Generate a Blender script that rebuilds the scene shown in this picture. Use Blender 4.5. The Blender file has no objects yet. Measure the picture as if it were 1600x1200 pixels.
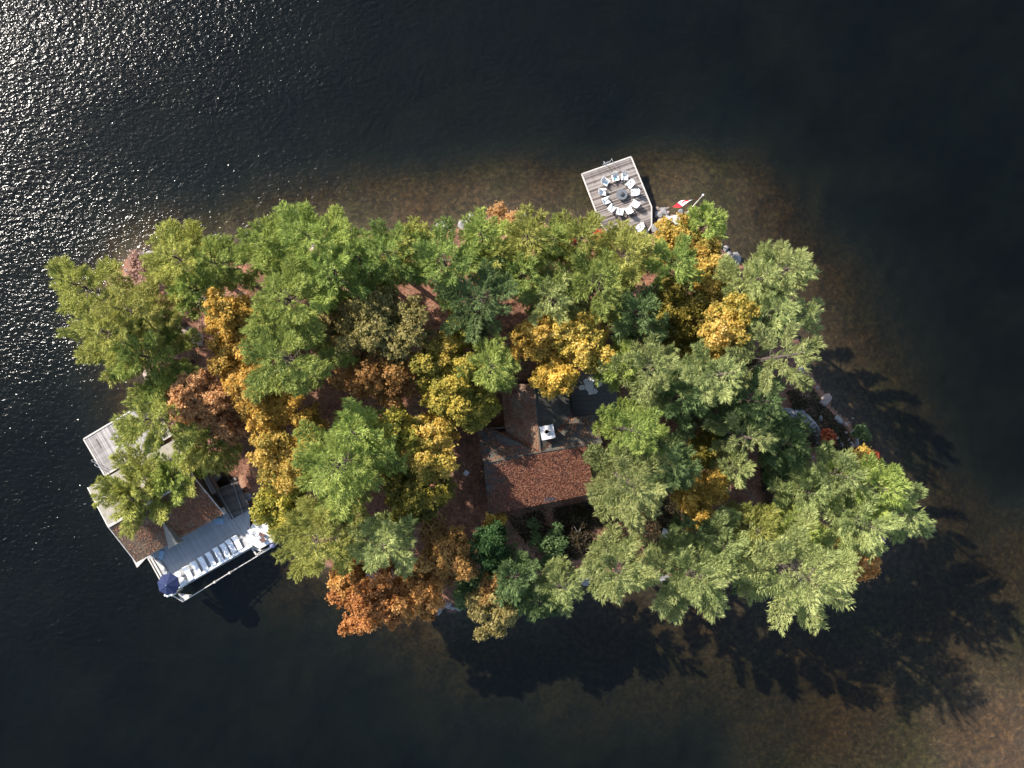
import bpy, math, random
import numpy as np
from mathutils import Vector, Matrix
S = bpy.context.scene
COL = S.collection
rad = math.radians

# ------------------------------------------------------------------ camera
CAM_H = 108.0
TILT = math.atan(40 / 1300)
cd = bpy.data.cameras.new('camera'); cam = bpy.data.objects.new('camera', cd); COL.objects.link(cam)
cam.location = (0, 0, CAM_H); cam.rotation_euler = (TILT, 0, 0)
cd.sensor_width = 36; cd.lens = 36 * 1300 / 1600; cd.clip_start = 1; cd.clip_end = 3000
S.camera = cam

# ------------------------------------------------------------------ light
ELEV = rad(36)
sx, sy = -0.80, 0.60
sdir = Vector((sx * math.cos(ELEV), sy * math.cos(ELEV), math.sin(ELEV)))
W = bpy.data.worlds.new('World'); S.world = W; W.use_nodes = True
nt = W.node_tree; nt.nodes.clear()
sky = nt.nodes.new('ShaderNodeTexSky'); sky.sky_type = 'NISHITA'; sky.sun_disc = False
sky.sun_elevation = ELEV; sky.sun_rotation = math.atan2(sx, sy); sky.air_density = 1.0; sky.dust_density = 1.0
bg = nt.nodes.new('ShaderNodeBackground'); bg.inputs[1].default_value = 0.145
wo = nt.nodes.new('ShaderNodeOutputWorld')
nt.links.new(sky.outputs[0], bg.inputs[0]); nt.links.new(bg.outputs[0], wo.inputs[0])
ld = bpy.data.lights.new('sun', 'SUN'); ld.energy = 5.0; ld.angle = rad(0.5); ld.color = (1, 0.93, 0.84)
sun = bpy.data.objects.new('sun', ld); COL.objects.link(sun)
sun.rotation_euler = sdir.to_track_quat('Z', 'Y').to_euler(); sun.location = sdir * 150
S.view_settings.view_transform = 'Standard'; S.view_settings.look = 'None'
S.view_settings.exposure = 0.95; S.view_settings.gamma = 1; S.view_settings.use_curve_mapping = False
S.cycles.max_bounces = 8; S.cycles.transparent_max_bounces = 12
S.cycles.diffuse_bounces = 3; S.cycles.glossy_bounces = 2; S.cycles.volume_bounces = 0

# ------------------------------------------------------------------ helpers
def P(px, py, z=0.0):
    "world point at height z that the photograph shows at pixel (px, py)"
    x = (px - 800) / 1300; y = -(py - 600) / 1300; c, s = math.cos(TILT), math.sin(TILT)
    d = Vector((x, y * c + s, y * s - c))
    t = (z - CAM_H) / d.z
    return Vector((d.x * t, d.y * t, z))

def empty(name, label=None, cat=None, loc=(0, 0, 0), rz=0, group=None):
    o = bpy.data.objects.new(name, None); COL.objects.link(o); o.location = loc; o.rotation_euler = (0, 0, rz)
    o.empty_display_size = 0.3
    tag(o, label, cat, group); return o

def tag(o, label=None, cat=None, group=None, kind=None):
    if label: o['label'] = label
    if cat: o['category'] = cat
    if group: o['group'] = group
    if kind: o['kind'] = kind
    return o

class MB:
    def __init__(s): s.v = []; s.f = []; s.m = []
    def add(s, vs, fs, mi=0):
        n = len(s.v); s.v += [tuple(v) for v in vs]; s.f += [tuple(i + n for i in f) for f in fs]; s.m += [mi] * len(fs); return s
    def box(s, c, d, rz=0, mi=0, rx=0, ry=0):
        M = Matrix.Rotation(rz, 3, 'Z') @ Matrix.Rotation(ry, 3, 'Y') @ Matrix.Rotation(rx, 3, 'X')
        vs = [Vector(c) + M @ Vector((x * d[0] / 2, y * d[1] / 2, z * d[2] / 2)) for x in (-1, 1) for y in (-1, 1) for z in (-1, 1)]
        return s.add(vs, [(0, 1, 3, 2), (4, 6, 7, 5), (0, 4, 5, 1), (2, 3, 7, 6), (0, 2, 6, 4), (1, 5, 7, 3)], mi)
    def prism(s, poly, z0, z1, mi=0):
        n = len(poly)
        if sum(poly[i][0] * poly[(i + 1) % n][1] - poly[(i + 1) % n][0] * poly[i][1] for i in range(n)) < 0: poly = poly[::-1]
        vs = [(p[0], p[1], z0) for p in poly] + [(p[0], p[1], z1) for p in poly]
        return s.add(vs, [tuple(range(n))[::-1], tuple(range(n, 2 * n))] + [(i, (i + 1) % n, n + (i + 1) % n, n + i) for i in range(n)], mi)
    def slab(s, pts, th, mi=0):
        "polygon in space (top face, counter-clockwise from above) with thickness th downwards"
        n = len(pts); vs = [tuple(p) for p in pts] + [(p[0], p[1], p[2] - th) for p in pts]
        return s.add(vs, [tuple(range(n)), tuple(range(n, 2 * n))[::-1]] + [(i, n + i, n + (i + 1) % n, (i + 1) % n) for i in range(n)], mi)
    def tube(s, pts, rs, seg=8, mi=0, cap=True):
        rings = []
        for i, p in enumerate(pts):
            p = Vector(p); a = Vector(pts[max(i - 1, 0)]); b = Vector(pts[min(i + 1, len(pts) - 1)])
            d = (b - a).normalized(); u = d.orthogonal().normalized()
            if abs(d.z) > .7: u = (Vector((1, 0, 0)) - d * d.x).normalized()
            w = d.cross(u); r = rs[i] if hasattr(rs, '__len__') else rs
            rings += [p + (u * math.cos(t) + w * math.sin(t)) * r for t in [2 * math.pi * k / seg for k in range(seg)]]
        fs = [(i * seg + k, i * seg + (k + 1) % seg, (i + 1) * seg + (k + 1) % seg, (i + 1) * seg + k) for i in range(len(pts) - 1) for k in range(seg)]
        if cap: fs += [tuple(range(seg))[::-1], tuple(range((len(pts) - 1) * seg, len(pts) * seg))]
        return s.add(rings, fs, mi)
    def mesh(s, name, mats, smooth=False):
        me = bpy.data.meshes.new(name); me.from_pydata(s.v, [], s.f)
        for m in (mats if isinstance(mats, (list, tuple)) else [mats]): me.materials.append(m)
        if len(set(s.m)) > 1: me.polygons.foreach_set('material_index', s.m)
        if smooth: me.polygons.foreach_set('use_smooth', [True] * len(me.polygons))
        me.update(); return me
    def build(s, name, mats, parent=None, smooth=False, loc=None):
        o = bpy.data.objects.new(name, s.mesh(name, mats, smooth)); COL.objects.link(o)
        if parent: o.parent = parent
        if loc is not None: o.location = loc
        return o

def kids(o): return [c for c in COL.objects if c.parent == o]
def copy_tree(o, loc, rz, label=None, ch=None):
    def rec(src, par):
        c = src.copy(); COL.objects.link(c)
        if par: c.parent = par
        for k in list(src.children): rec(k, c)
        return c
    c = rec(o, None); c.location = loc; c.rotation_euler = (0, 0, rz)
    if label: c['label'] = label
    return c

def np_mesh(name, V, k, mats, tone=None, smooth=False):
    "V: (N*k,3) points, every k of them one face"
    V = np.ascontiguousarray(V, dtype=np.float32).reshape(-1, 3); nf = len(V) // k
    me = bpy.data.meshes.new(name); me.vertices.add(len(V)); me.vertices.foreach_set('co', V.ravel())
    me.loops.add(len(V)); me.loops.foreach_set('vertex_index', np.arange(len(V), dtype=np.int32))
    me.polygons.add(nf); me.polygons.foreach_set('loop_start', np.arange(0, len(V), k, dtype=np.int32))
    me.update(calc_edges=True)
    if tone is not None:
        a = me.attributes.new('tone', 'FLOAT', 'FACE'); a.data.foreach_set('value', np.asarray(tone, dtype=np.float32))
    for m in (mats if isinstance(mats, (list, tuple)) else [mats]): me.materials.append(m)
    return me

# ------------------------------------------------------------------ materials
def new_mat(name):
    m = bpy.data.materials.new(name); m.use_nodes = True; n = m.node_tree; n.nodes.clear()
    o = n.nodes.new('ShaderNodeOutputMaterial'); return m, n, o
def N(n, t, **kw):
    x = n.nodes.new(t)
    for k, v in kw.items():
        if k.startswith('i_'):
            key = k[2:]; x.inputs[int(key) if key.isdigit() else key].default_value = v
        else: setattr(x, k, v)
    return x
def ramp(n, stops, interp='LINEAR'):
    r = n.nodes.new('ShaderNodeValToRGB'); e = r.color_ramp.elements; r.color_ramp.interpolation = interp
    while len(e) > 1: e.remove(e[0])
    e[0].position = stops[0][0]; e[0].color = (*stops[0][1], 1)
    for p, c in stops[1:]:
        q = e.new(p); q.color = (*c, 1)
    return r
def surf(name, stops, scale=3.0, rough=0.8, bump=0.0, detail=6, stretch=None, rnd=0.0, metal=0.0, spec=0.3, bscale=None, coords='Object'):
    m, n, o = new_mat(name); L = n.links.new
    b = N(n, 'ShaderNodeBsdfPrincipled'); b.inputs['Roughness'].default_value = rough; b.inputs['Metallic'].default_value = metal
    b.inputs['Specular IOR Level'].default_value = spec
    tc = N(n, 'ShaderNodeTexCoord'); mp = N(n, 'ShaderNodeMapping')
    if stretch: mp.inputs['Scale'].default_value = stretch
    L(tc.outputs[coords], mp.inputs[0])
    no = N(n, 'ShaderNodeTexNoise', i_Scale=scale, i_Detail=detail, i_Roughness=0.65); L(mp.outputs[0], no.inputs['Vector'])
    r = ramp(n, stops)
    if rnd:
        oi = N(n, 'ShaderNodeObjectInfo'); ad = N(n, 'ShaderNodeMath', operation='MULTIPLY_ADD'); ad.inputs[1].default_value = rnd; 
        sb = N(n, 'ShaderNodeMath', operation='SUBTRACT'); sb.inputs[1].default_value = rnd / 2
        L(oi.outputs['Random'], ad.inputs[0]); L(no.outputs[0], ad.inputs[2]); L(ad.outputs[0], sb.inputs[0]); L(sb.outputs[0], r.inputs[0])
    else: L(no.outputs[0], r.inputs[0])
    L(r.outputs[0], b.inputs['Base Color'])
    if bump:
        n2 = N(n, 'ShaderNodeTexNoise', i_Scale=bscale or scale * 3, i_Detail=4.0); L(mp.outputs[0], n2.inputs['Vector'])
        bp = N(n, 'ShaderNodeBump', i_Strength=min(1, bump * 4), i_Distance=bump); L(n2.outputs[0], bp.inputs['Height']); L(bp.outputs[0], b.inputs['Normal'])
    L(b.outputs[0], o.inputs[0]); return m
def flat(name, c, rough=0.5, **kw):
    return surf(name, [(0.3, tuple(x * 0.86 for x in c)), (0.7, tuple(min(1, x * 1.08) for x in c))], rough=rough, **kw)
def leafmat(name, stops, trans=0.35, rough=0.55, hue=0.010, val=0.14):
    m, n, o = new_mat(name); L = n.links.new
    a = N(n, 'ShaderNodeAttribute', attribute_name='tone'); r = ramp(n, stops); L(a.outputs['Fac'], r.inputs[0])
    oi = N(n, 'ShaderNodeObjectInfo'); h = N(n, 'ShaderNodeHueSaturation')
    mr = N(n, 'ShaderNodeMapRange'); mr.inputs[3].default_value = 0.5 - hue; mr.inputs[4].default_value = 0.5 + hue
    mv = N(n, 'ShaderNodeMapRange'); mv.inputs[3].default_value = 1 - val; mv.inputs[4].default_value = 1 + val
    fr = N(n, 'ShaderNodeMath', operation='FRACT'); mu = N(n, 'ShaderNodeMath', operation='MULTIPLY'); mu.inputs[1].default_value = 7.31
    L(oi.outputs['Random'], mr.inputs[0]); L(oi.outputs['Random'], mu.inputs[0]); L(mu.outputs[0], fr.inputs[0]); L(fr.outputs[0], mv.inputs[0])
    L(mr.outputs[0], h.inputs['Hue']); L(mv.outputs[0], h.inputs['Value']); L(r.outputs[0], h.inputs['Color'])
    d = N(n, 'ShaderNodeBsdfPrincipled'); d.inputs['Roughness'].default_value = rough; d.inputs['Specular IOR Level'].default_value = 0.25
    t = N(n, 'ShaderNodeBsdfTranslucent'); mx = N(n, 'ShaderNodeMixShader'); mx.inputs[0].default_value = trans
    L(h.outputs[0], d.inputs['Base Color']); L(h.outputs[0], t.inputs['Color']); L(d.outputs[0], mx.inputs[1]); L(t.outputs[0], mx.inputs[2]); L(mx.outputs[0], o.inputs[0])
    return m

M = {}
M['plank_dock'] = surf('dock_planks', [(0.2, (.10, .08, .072)), (0.45, (.19, .162, .147)), (0.75, (.30, .265, .245))], scale=1.3, stretch=(1, 1, 1), rnd=.85, rough=0.9)
M['plank_pale'] = surf('pale_planks', [(0.2, (.19, .175, .165)), (0.5, (.32, .30, .285)), (0.8, (.45, .425, .40))], scale=1.5, rnd=0.5, rough=0.85)
M['plank_deck'] = surf('deck_planks', [(0.25, (.29, .285, .28)), (0.5, (.35, .345, .34)), (0.8, (.42, .415, .41))], scale=1.1, rnd=0.35, rough=0.8)
M['plank_dark'] = surf('dark_planks', [(0.2, (.06, .05, .045)), (0.6, (.14, .115, .10))], scale=1.3, rnd=0.4, rough=0.9)
M['trim'] = surf('weathered_trim', [(0.3, (.42, .38, .34)), (0.7, (.60, .56, .51))], scale=3, rough=0.8)
M['white'] = flat('white_paint', (.86, .86, .85), 0.45, scale=6)
M['cushion'] = flat('white_cushion', (.80, .80, .80), 0.9, scale=5)
M['charcoal'] = flat('charcoal_metal', (.055, .06, .068), 0.6, scale=8)
M['grey_stone'] = flat('grey_stone', (.13, .14, .155), 0.85, scale=6, bump=0.01)
M['navy'] = flat('navy_canvas', (.020, .030, .085), 0.85, scale=5)
M['metal'] = flat('bare_metal', (.5, .5, .5), 0.35, metal=0.8, scale=10)
M['shingle_green'] = surf('mossy_shingles', [(0.25, (.038, .038, .034)), (0.5, (.070, .066, .056)), (0.72, (.115, .10, .08))], scale=1.6, rough=0.95, bump=0.02, bscale=14)
M['shingle_pale'] = surf('pale_shingles', [(0.25, (.15, .135, .11)), (0.7, (.27, .25, .215))], scale=1.8, rough=0.95, bump=0.02, bscale=14)
M['shingle_brown'] = surf('needle_covered_shingles', [(0.25, (.10, .085, .06)), (0.5, (.17, .115, .075)), (0.75, (.22, .17, .12))], scale=2.2, rough=0.95, bump=0.03, bscale=10)
M['wall_dark'] = surf('dark_board_wall', [(0.3, (.05, .04, .032)), (0.7, (.10, .08, .06))], scale=2, rough=0.8)
M['glass'] = flat('window_glass', (.03, .04, .05), 0.06, spec=0.8)
M['concrete'] = surf('pale_concrete', [(0.25, (.32, .30, .28)), (0.6, (.50, .48, .45)), (0.8, (.62, .60, .57))], scale=2.6, rough=0.85, bump=0.01)
M['patio'] = surf('dark_patio_stone', [(0.25, (.10, .10, .10)), (0.7, (.20, .19, .18))], scale=1.2, rough=0.9)
M['cap'] = surf('chimney_cap', [(0.3, (.30, .28, .28)), (0.48, (.58, .56, .56)), (0.7, (.70, .69, .68))], scale=2.2, rough=0.8)
M['rock'] = surf('lichened_rock', [(0.25, (.10, .10, .10)), (0.5, (.23, .22, .215)), (0.75, (.40, .38, .36))], scale=1.8, rough=0.9, bump=0.05)
M['rock_pink'] = surf('pink_granite', [(0.25, (.22, .16, .13)), (0.5, (.34, .25, .21)), (0.75, (.46, .37, .33))], scale=0.9, rough=0.9, bump=0.05)
M['bark'] = surf('pine_bark', [(0.3, (.055, .042, .034)), (0.7, (.13, .10, .08))], scale=4, stretch=(1, 1, .3), rough=0.95, bump=0.04)
M['bark_grey'] = surf('grey_bark', [(0.3, (.10, .09, .08)), (0.7, (.24, .22, .20))], scale=4, stretch=(1, 1, .3), rough=0.95, bump=0.03)
M['red'] = flat('flag_red', (.62, .015, .03), 0.75)
M['flagwhite'] = flat('flag_white', (.78, .77, .77), 0.75)
M['brown_wood'] = flat('brown_wood', (.14, .075, .06), 0.7)
M['paint_blue'] = flat('pale_blue_plastic', (.30, .42, .52), 0.6)
M['buoy'] = flat('lilac_vinyl', (.30, .29, .45), 0.4)
M['towel_blue'] = flat('light_blue_cloth', (.25, .50, .62), 0.9)

GRN = {
 'pine':   [(0, (0.077, 0.107, 0.029)), (.5, (0.223, 0.288, 0.073)), (1, (0.479, 0.536, 0.137))],
 'olive':  [(0, (0.106, 0.118, 0.028)), (.5, (0.308, 0.320, 0.076)), (1, (0.559, 0.546, 0.153))],
 'silver': [(0, (0.083, 0.113, 0.038)), (.5, (0.275, 0.324, 0.110)), (1, (0.550, 0.568, 0.226))],
 'bright': [(0, (0.085, 0.122, 0.027)), (.5, (0.282, 0.353, 0.080)), (1, (0.523, 0.570, 0.159))],
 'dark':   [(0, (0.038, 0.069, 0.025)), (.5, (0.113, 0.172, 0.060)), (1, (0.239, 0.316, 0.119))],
 'maple_green': [(0, (0.022, 0.050, 0.014)), (.6, (0.058, 0.122, 0.033)), (1, (0.115, 0.194, 0.056))],
 'yellow': [(0, (0.106, 0.111, 0.023)), (.22, (0.235, 0.224, 0.046)), (.42, (0.493, 0.341, 0.062)), (.75, (0.706, 0.506, 0.125)), (1, (0.776, 0.635, 0.263))],
 'lime':   [(0, (0.088, 0.094, 0.017)), (.4, (0.275, 0.259, 0.044)), (.75, (0.528, 0.418, 0.066)), (1, (0.682, 0.528, 0.110))],
 'gold':   [(0, (0.129, 0.122, 0.028)), (.22, (0.283, 0.215, 0.046)), (.45, (0.592, 0.359, 0.065)), (.8, (0.800, 0.559, 0.130)), (1, (0.800, 0.659, 0.259))],
 'orange': [(0, (0.200, 0.080, 0.025)), (.4, (0.525, 0.246, 0.061)), (.8, (0.750, 0.419, 0.134)), (1, (0.800, 0.607, 0.232))],
 'bronze': [(0, (0.140, 0.069, 0.023)), (.5, (0.341, 0.177, 0.051)), (1, (0.557, 0.341, 0.101))],
 'tan':    [(0, (.11, .095, .03)), (.5, (.31, .245, .08)), (1, (.52, .43, .16))],
 'olivegold': [(0, (.07, .06, .012)), (.5, (.19, .155, .025)), (.8, (.34, .26, .04)), (1, (.60, .42, .06))],
 'pink':   [(0, (.18, .10, .08)), (.5, (.38, .22, .17)), (1, (.52, .36, .28))],
 'peach':  [(0, (.22, .11, .05)), (.4, (.50, .26, .10)), (.8, (.68, .42, .19)), (1, (.74, .54, .28))],
 'cover':  [(0, (.020, .018, .010)), (.5, (.055, .040, .020)), (1, (.10, .085, .035))],
 'red':    [(0, (.20, .025, .015)), (.5, (.48, .08, .035)), (1, (.65, .22, .08))],
 'litter': [(0, (.08, .035, .02)), (.35, (.20, .085, .05)), (.7, (.32, .15, .085)), (.93, (.50, .24, .12)), (1, (.62, .40, .10))],
 'litter_roof': [(0, (.11, .045, .028)), (.4, (.28, .115, .062)), (.8, (.40, .19, .10)), (1, (.48, .29, .16))],
}
LM = {k: leafmat('leaves_' + k, v, trans=(0.12 if 'litter' in k else (0.38 if k in ('pine', 'olive', 'silver', 'bright', 'dark') else 0.42))) for k, v in GRN.items()}

# ------------------------------------------------------------------ terrain and lake
SHORE = [(172, 448), (205, 412), (262, 396), (330, 402), (395, 388), (470, 392), (560, 372), (650, 372), (720, 356), (790, 338), (850, 352), (905, 356),
         (940, 366), (985, 366), (1030, 347), (1072, 334), (1112, 352), (1128, 392), (1168, 412), (1195, 440), (1228, 482), (1246, 535), (1268, 592),
         (1296, 632), (1330, 668), (1352, 706), (1378, 742), (1392, 800), (1372, 850), (1320, 886), (1250, 902), (1180, 912), (1100, 908), (1020, 900),
         (930, 902), (860, 926), (780, 940), (712, 948), (640, 918), (570, 900), (500, 872), (446, 840), (415, 826), (396, 790), (372, 752), (330, 742), (288, 715),
         (258, 672), (226, 640), (246, 598), (205, 562), (182, 512)]
SW = np.array([P(*p)[:2] for p in SHORE])
def sdist(X, Y):
    "signed distance to the shore, positive on land"
    d2 = np.full(X.shape, 1e9); ins = np.zeros(X.shape, bool); n = len(SW)
    for i in range(n):
        ax, ay = SW[i]; bx, by = SW[(i + 1) % n]; ex, ey = bx - ax, by - ay
        t = np.clip(((X - ax) * ex + (Y - ay) * ey) / (ex * ex + ey * ey), 0, 1)
        d2 = np.minimum(d2, (X - ax - t * ex) ** 2 + (Y - ay - t * ey) ** 2)
        c = ((ay > Y) != (by > Y)) & (X < (bx - ax) * (Y - ay) / (by - ay + 1e-12) + ax); ins ^= c
    return np.where(ins, 1, -1) * np.sqrt(d2)
def vnoise(X, Y, f, seed):
    r = np.random.RandomState(seed).rand(256, 256); x = X * f; y = Y * f
    xi = np.floor(x).astype(int); yi = np.floor(y).astype(int); u = x - xi; v = y - yi; u = u * u * (3 - 2 * u); v = v * v * (3 - 2 * v)
    g = lambda a, b: r[a % 256, b % 256]
    return (g(xi, yi) * (1 - u) + g(xi + 1, yi) * u) * (1 - v) + (g(xi, yi + 1) * (1 - u) + g(xi + 1, yi + 1) * u) * v - .5
def height(X, Y):
    d = sdist(X, Y) + 1.3 * vnoise(X, Y, .35, 3) + .7 * vnoise(X, Y, .9, 4)
    land = 0.08 + np.interp(d, [0, 1.5, 5, 12, 25], [0, .55, 1.3, 2.0, 2.5]) + .25 * vnoise(X, Y, .5, 5) * np.clip(d, 0, 1) + .12 * vnoise(X, Y, 1.7, 6)
    o = -d
    def gw(px, py, sxm, sym):
        c = P(px, py); return np.exp(-((X - c.x) / sxm) ** 2 - ((Y - c.y) / sym) ** 2)
    shelf = .9 * gw(760, 330, 27, 6.5) + .9 * gw(1110, 310, 13, 7) + .55 * gw(1330, 500, 9, 12) + 1.1 * gw(1250, 1120, 42, 14) + 1.5 * gw(1600, 1040, 20, 16)
    shelf = np.clip(shelf + .35 * gw(1420, 700, 14, 24), 0, 1.5)
    o2 = o / (1 + 1.7 * shelf)
    dep = np.interp(o2, [0, .8, 3, 6, 11, 20, 60, 200], [.05, .50, 1.5, 2.9, 4.2, 4.9, 5.1, 5.1])
    c = P(1660, 1190); rr = np.hypot((X - c.x) / 1.3, Y - c.y) + 4 * vnoise(X, Y, .12, 9)
    sh = np.interp(rr, [0, 5, 10, 17, 30, 50], [.03, .1, .5, 1.5, 2.9, 9])
    dep = np.minimum(dep, sh)
    dep = dep * (1 + .16 * vnoise(X, Y, .16, 8)) + .25 * vnoise(X, Y, .6, 7) * np.clip(o, 0, 1)
    return np.where(d > 0, land, -np.maximum(dep, .05))
def gz(x, y): return float(height(np.array([[x]]), np.array([[y]]))[0, 0])

def axis(lo, hi, step, far):
    a = list(np.arange(lo, hi + step, step)); e = [hi + step + 4 * 1.6 ** k for k in range(1, 12)]; b = [lo - 4 * 1.6 ** k for k in range(1, 12)][::-1]
    return np.array([v for v in b if v > -far] + a + [v for v in e if v < far])
def make_ground():
    ax = axis(-76, 78, .45, 900); ay = axis(-60, 62, .45, 900)
    X, Y = np.meshgrid(ax, ay, indexing='ij'); Z = height(X, Y)
    V = np.stack([X, Y, Z], -1).reshape(-1, 3); nx, ny = X.shape
    idx = np.arange(nx * ny).reshape(nx, ny)
    F = np.stack([idx[:-1, :-1], idx[1:, :-1], idx[1:, 1:], idx[:-1, 1:]], -1).reshape(-1, 4)
    top = Z.reshape(-1)[F].max(1) > 0.0
    for nm, sel, mat in (('ground', top, mat_ground()), ('lake_bed', ~top, mat_bed())):
        f = F[sel]; u, inv = np.unique(f, return_inverse=True); inv = inv.reshape(-1)
        me = bpy.data.meshes.new(nm); me.vertices.add(len(u)); me.vertices.foreach_set('co', V[u].astype(np.float32).ravel())
        me.loops.add(len(inv)); me.loops.foreach_set('vertex_index', inv.astype(np.int32))
        me.polygons.add(len(f)); me.polygons.foreach_set('loop_start', np.arange(0, len(inv), 4, dtype=np.int32)); me.update(calc_edges=True)
        me.polygons.foreach_set('use_smooth', np.ones(len(f), bool)); me.materials.append(mat)
        o = bpy.data.objects.new(nm, me); COL.objects.link(o); tag(o, kind='structure')
def mat_ground():
    m, n, o = new_mat('needle_covered_ground'); L = n.links.new
    tc = N(n, 'ShaderNodeTexCoord')
    a = N(n, 'ShaderNodeTexNoise', i_Scale=.22, i_Detail=8.0, i_Roughness=.7); L(tc.outputs['Object'], a.inputs['Vector'])
    b = N(n, 'ShaderNodeTexNoise', i_Scale=3.0, i_Detail=8.0, i_Roughness=.75); L(tc.outputs['Object'], b.inputs['Vector'])
    r = ramp(n, [(.3, (.07, .06, .03)), (.42, (.14, .065, .04)), (.5, (.22, .10, .06)), (.6, (.26, .15, .10)), (.7, (.10, .085, .045))]); L(a.outputs[0], r.inputs[0])
    r2 = ramp(n, [(.3, (.45, .45, .45)), (.5, (1, 1, 1)), (.7, (1.5, 1.45, 1.35))]); L(b.outputs[0], r2.inputs[0])
    mx = N(n, 'ShaderNodeMix', data_type='RGBA', blend_type='MULTIPLY'); mx.inputs[0].default_value = 1; L(r.outputs[0], mx.inputs[6]); L(r2.outputs[0], mx.inputs[7])
    p = N(n, 'ShaderNodeBsdfPrincipled'); p.inputs['Roughness'].default_value = .95; L(mx.outputs[2], p.inputs['Base Color'])
    bp = N(n, 'ShaderNodeBump', i_Strength=.8, i_Distance=.12); L(b.outputs[0], bp.inputs['Height']); L(bp.outputs[0], p.inputs['Normal'])
    L(p.outputs[0], o.inputs[0]); return m
def mat_bed():
    m, n, o = new_mat('stony_lake_bed'); L = n.links.new
    tc = N(n, 'ShaderNodeTexCoord')
    v = N(n, 'ShaderNodeTexVoronoi', i_Scale=2.3); L(tc.outputs['Object'], v.inputs['Vector'])
    b = N(n, 'ShaderNodeTexNoise', i_Scale=1.6, i_Detail=9.0, i_Roughness=.8); L(tc.outputs['Object'], b.inputs['Vector'])
    a = N(n, 'ShaderNodeTexNoise', i_Scale=.09, i_Detail=5.0, i_Roughness=.6); L(tc.outputs['Object'], a.inputs['Vector'])
    r = ramp(n, [(.25, (.012, .009, .005)), (.45, (.038, .025, .011)), (.6, (.080, .050, .022)), (.8, (.21, .145, .075))]); L(b.outputs[0], r.inputs[0])
    r2 = ramp(n, [(.35, (.75, .95, .62)), (.5, (1, 1, 1)), (.65, (1.1, .92, .75))]); L(a.outputs[0], r2.inputs[0])
    mx = N(n, 'ShaderNodeMix', data_type='RGBA', blend_type='MULTIPLY'); mx.inputs[0].default_value = 1; L(r.outputs[0], mx.inputs[6]); L(r2.outputs[0], mx.inputs[7])
    hs = N(n, 'ShaderNodeHueSaturation'); L(mx.outputs[2], hs.inputs['Color'])
    mr = N(n, 'ShaderNodeMapRange'); mr.inputs[3].default_value = .55; mr.inputs[4].default_value = 1.45; L(v.outputs['Color'], mr.inputs[0]); L(mr.outputs[0], hs.inputs['Value'])
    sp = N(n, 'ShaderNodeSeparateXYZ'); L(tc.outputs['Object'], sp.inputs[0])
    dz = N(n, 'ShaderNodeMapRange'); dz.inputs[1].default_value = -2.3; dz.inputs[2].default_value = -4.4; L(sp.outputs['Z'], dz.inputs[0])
    sl = ramp(n, [(.35, (.036, .052, .082)), (.65, (.060, .068, .072))]); L(a.outputs[0], sl.inputs[0])  # slate blue of the deep bed stands in for light scattered in water
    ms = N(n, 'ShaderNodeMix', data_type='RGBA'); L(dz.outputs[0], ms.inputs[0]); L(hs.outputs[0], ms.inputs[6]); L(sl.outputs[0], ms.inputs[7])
    p = N(n, 'ShaderNodeBsdfPrincipled'); p.inputs['Roughness'].default_value = .95; L(ms.outputs[2], p.inputs['Base Color'])
    bp = N(n, 'ShaderNodeBump', i_Strength=.5, i_Distance=.08); L(b.outputs[0], bp.inputs['Height']); L(bp.outputs[0], p.inputs['Normal'])
    L(p.outputs[0], o.inputs[0]); return m
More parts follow.
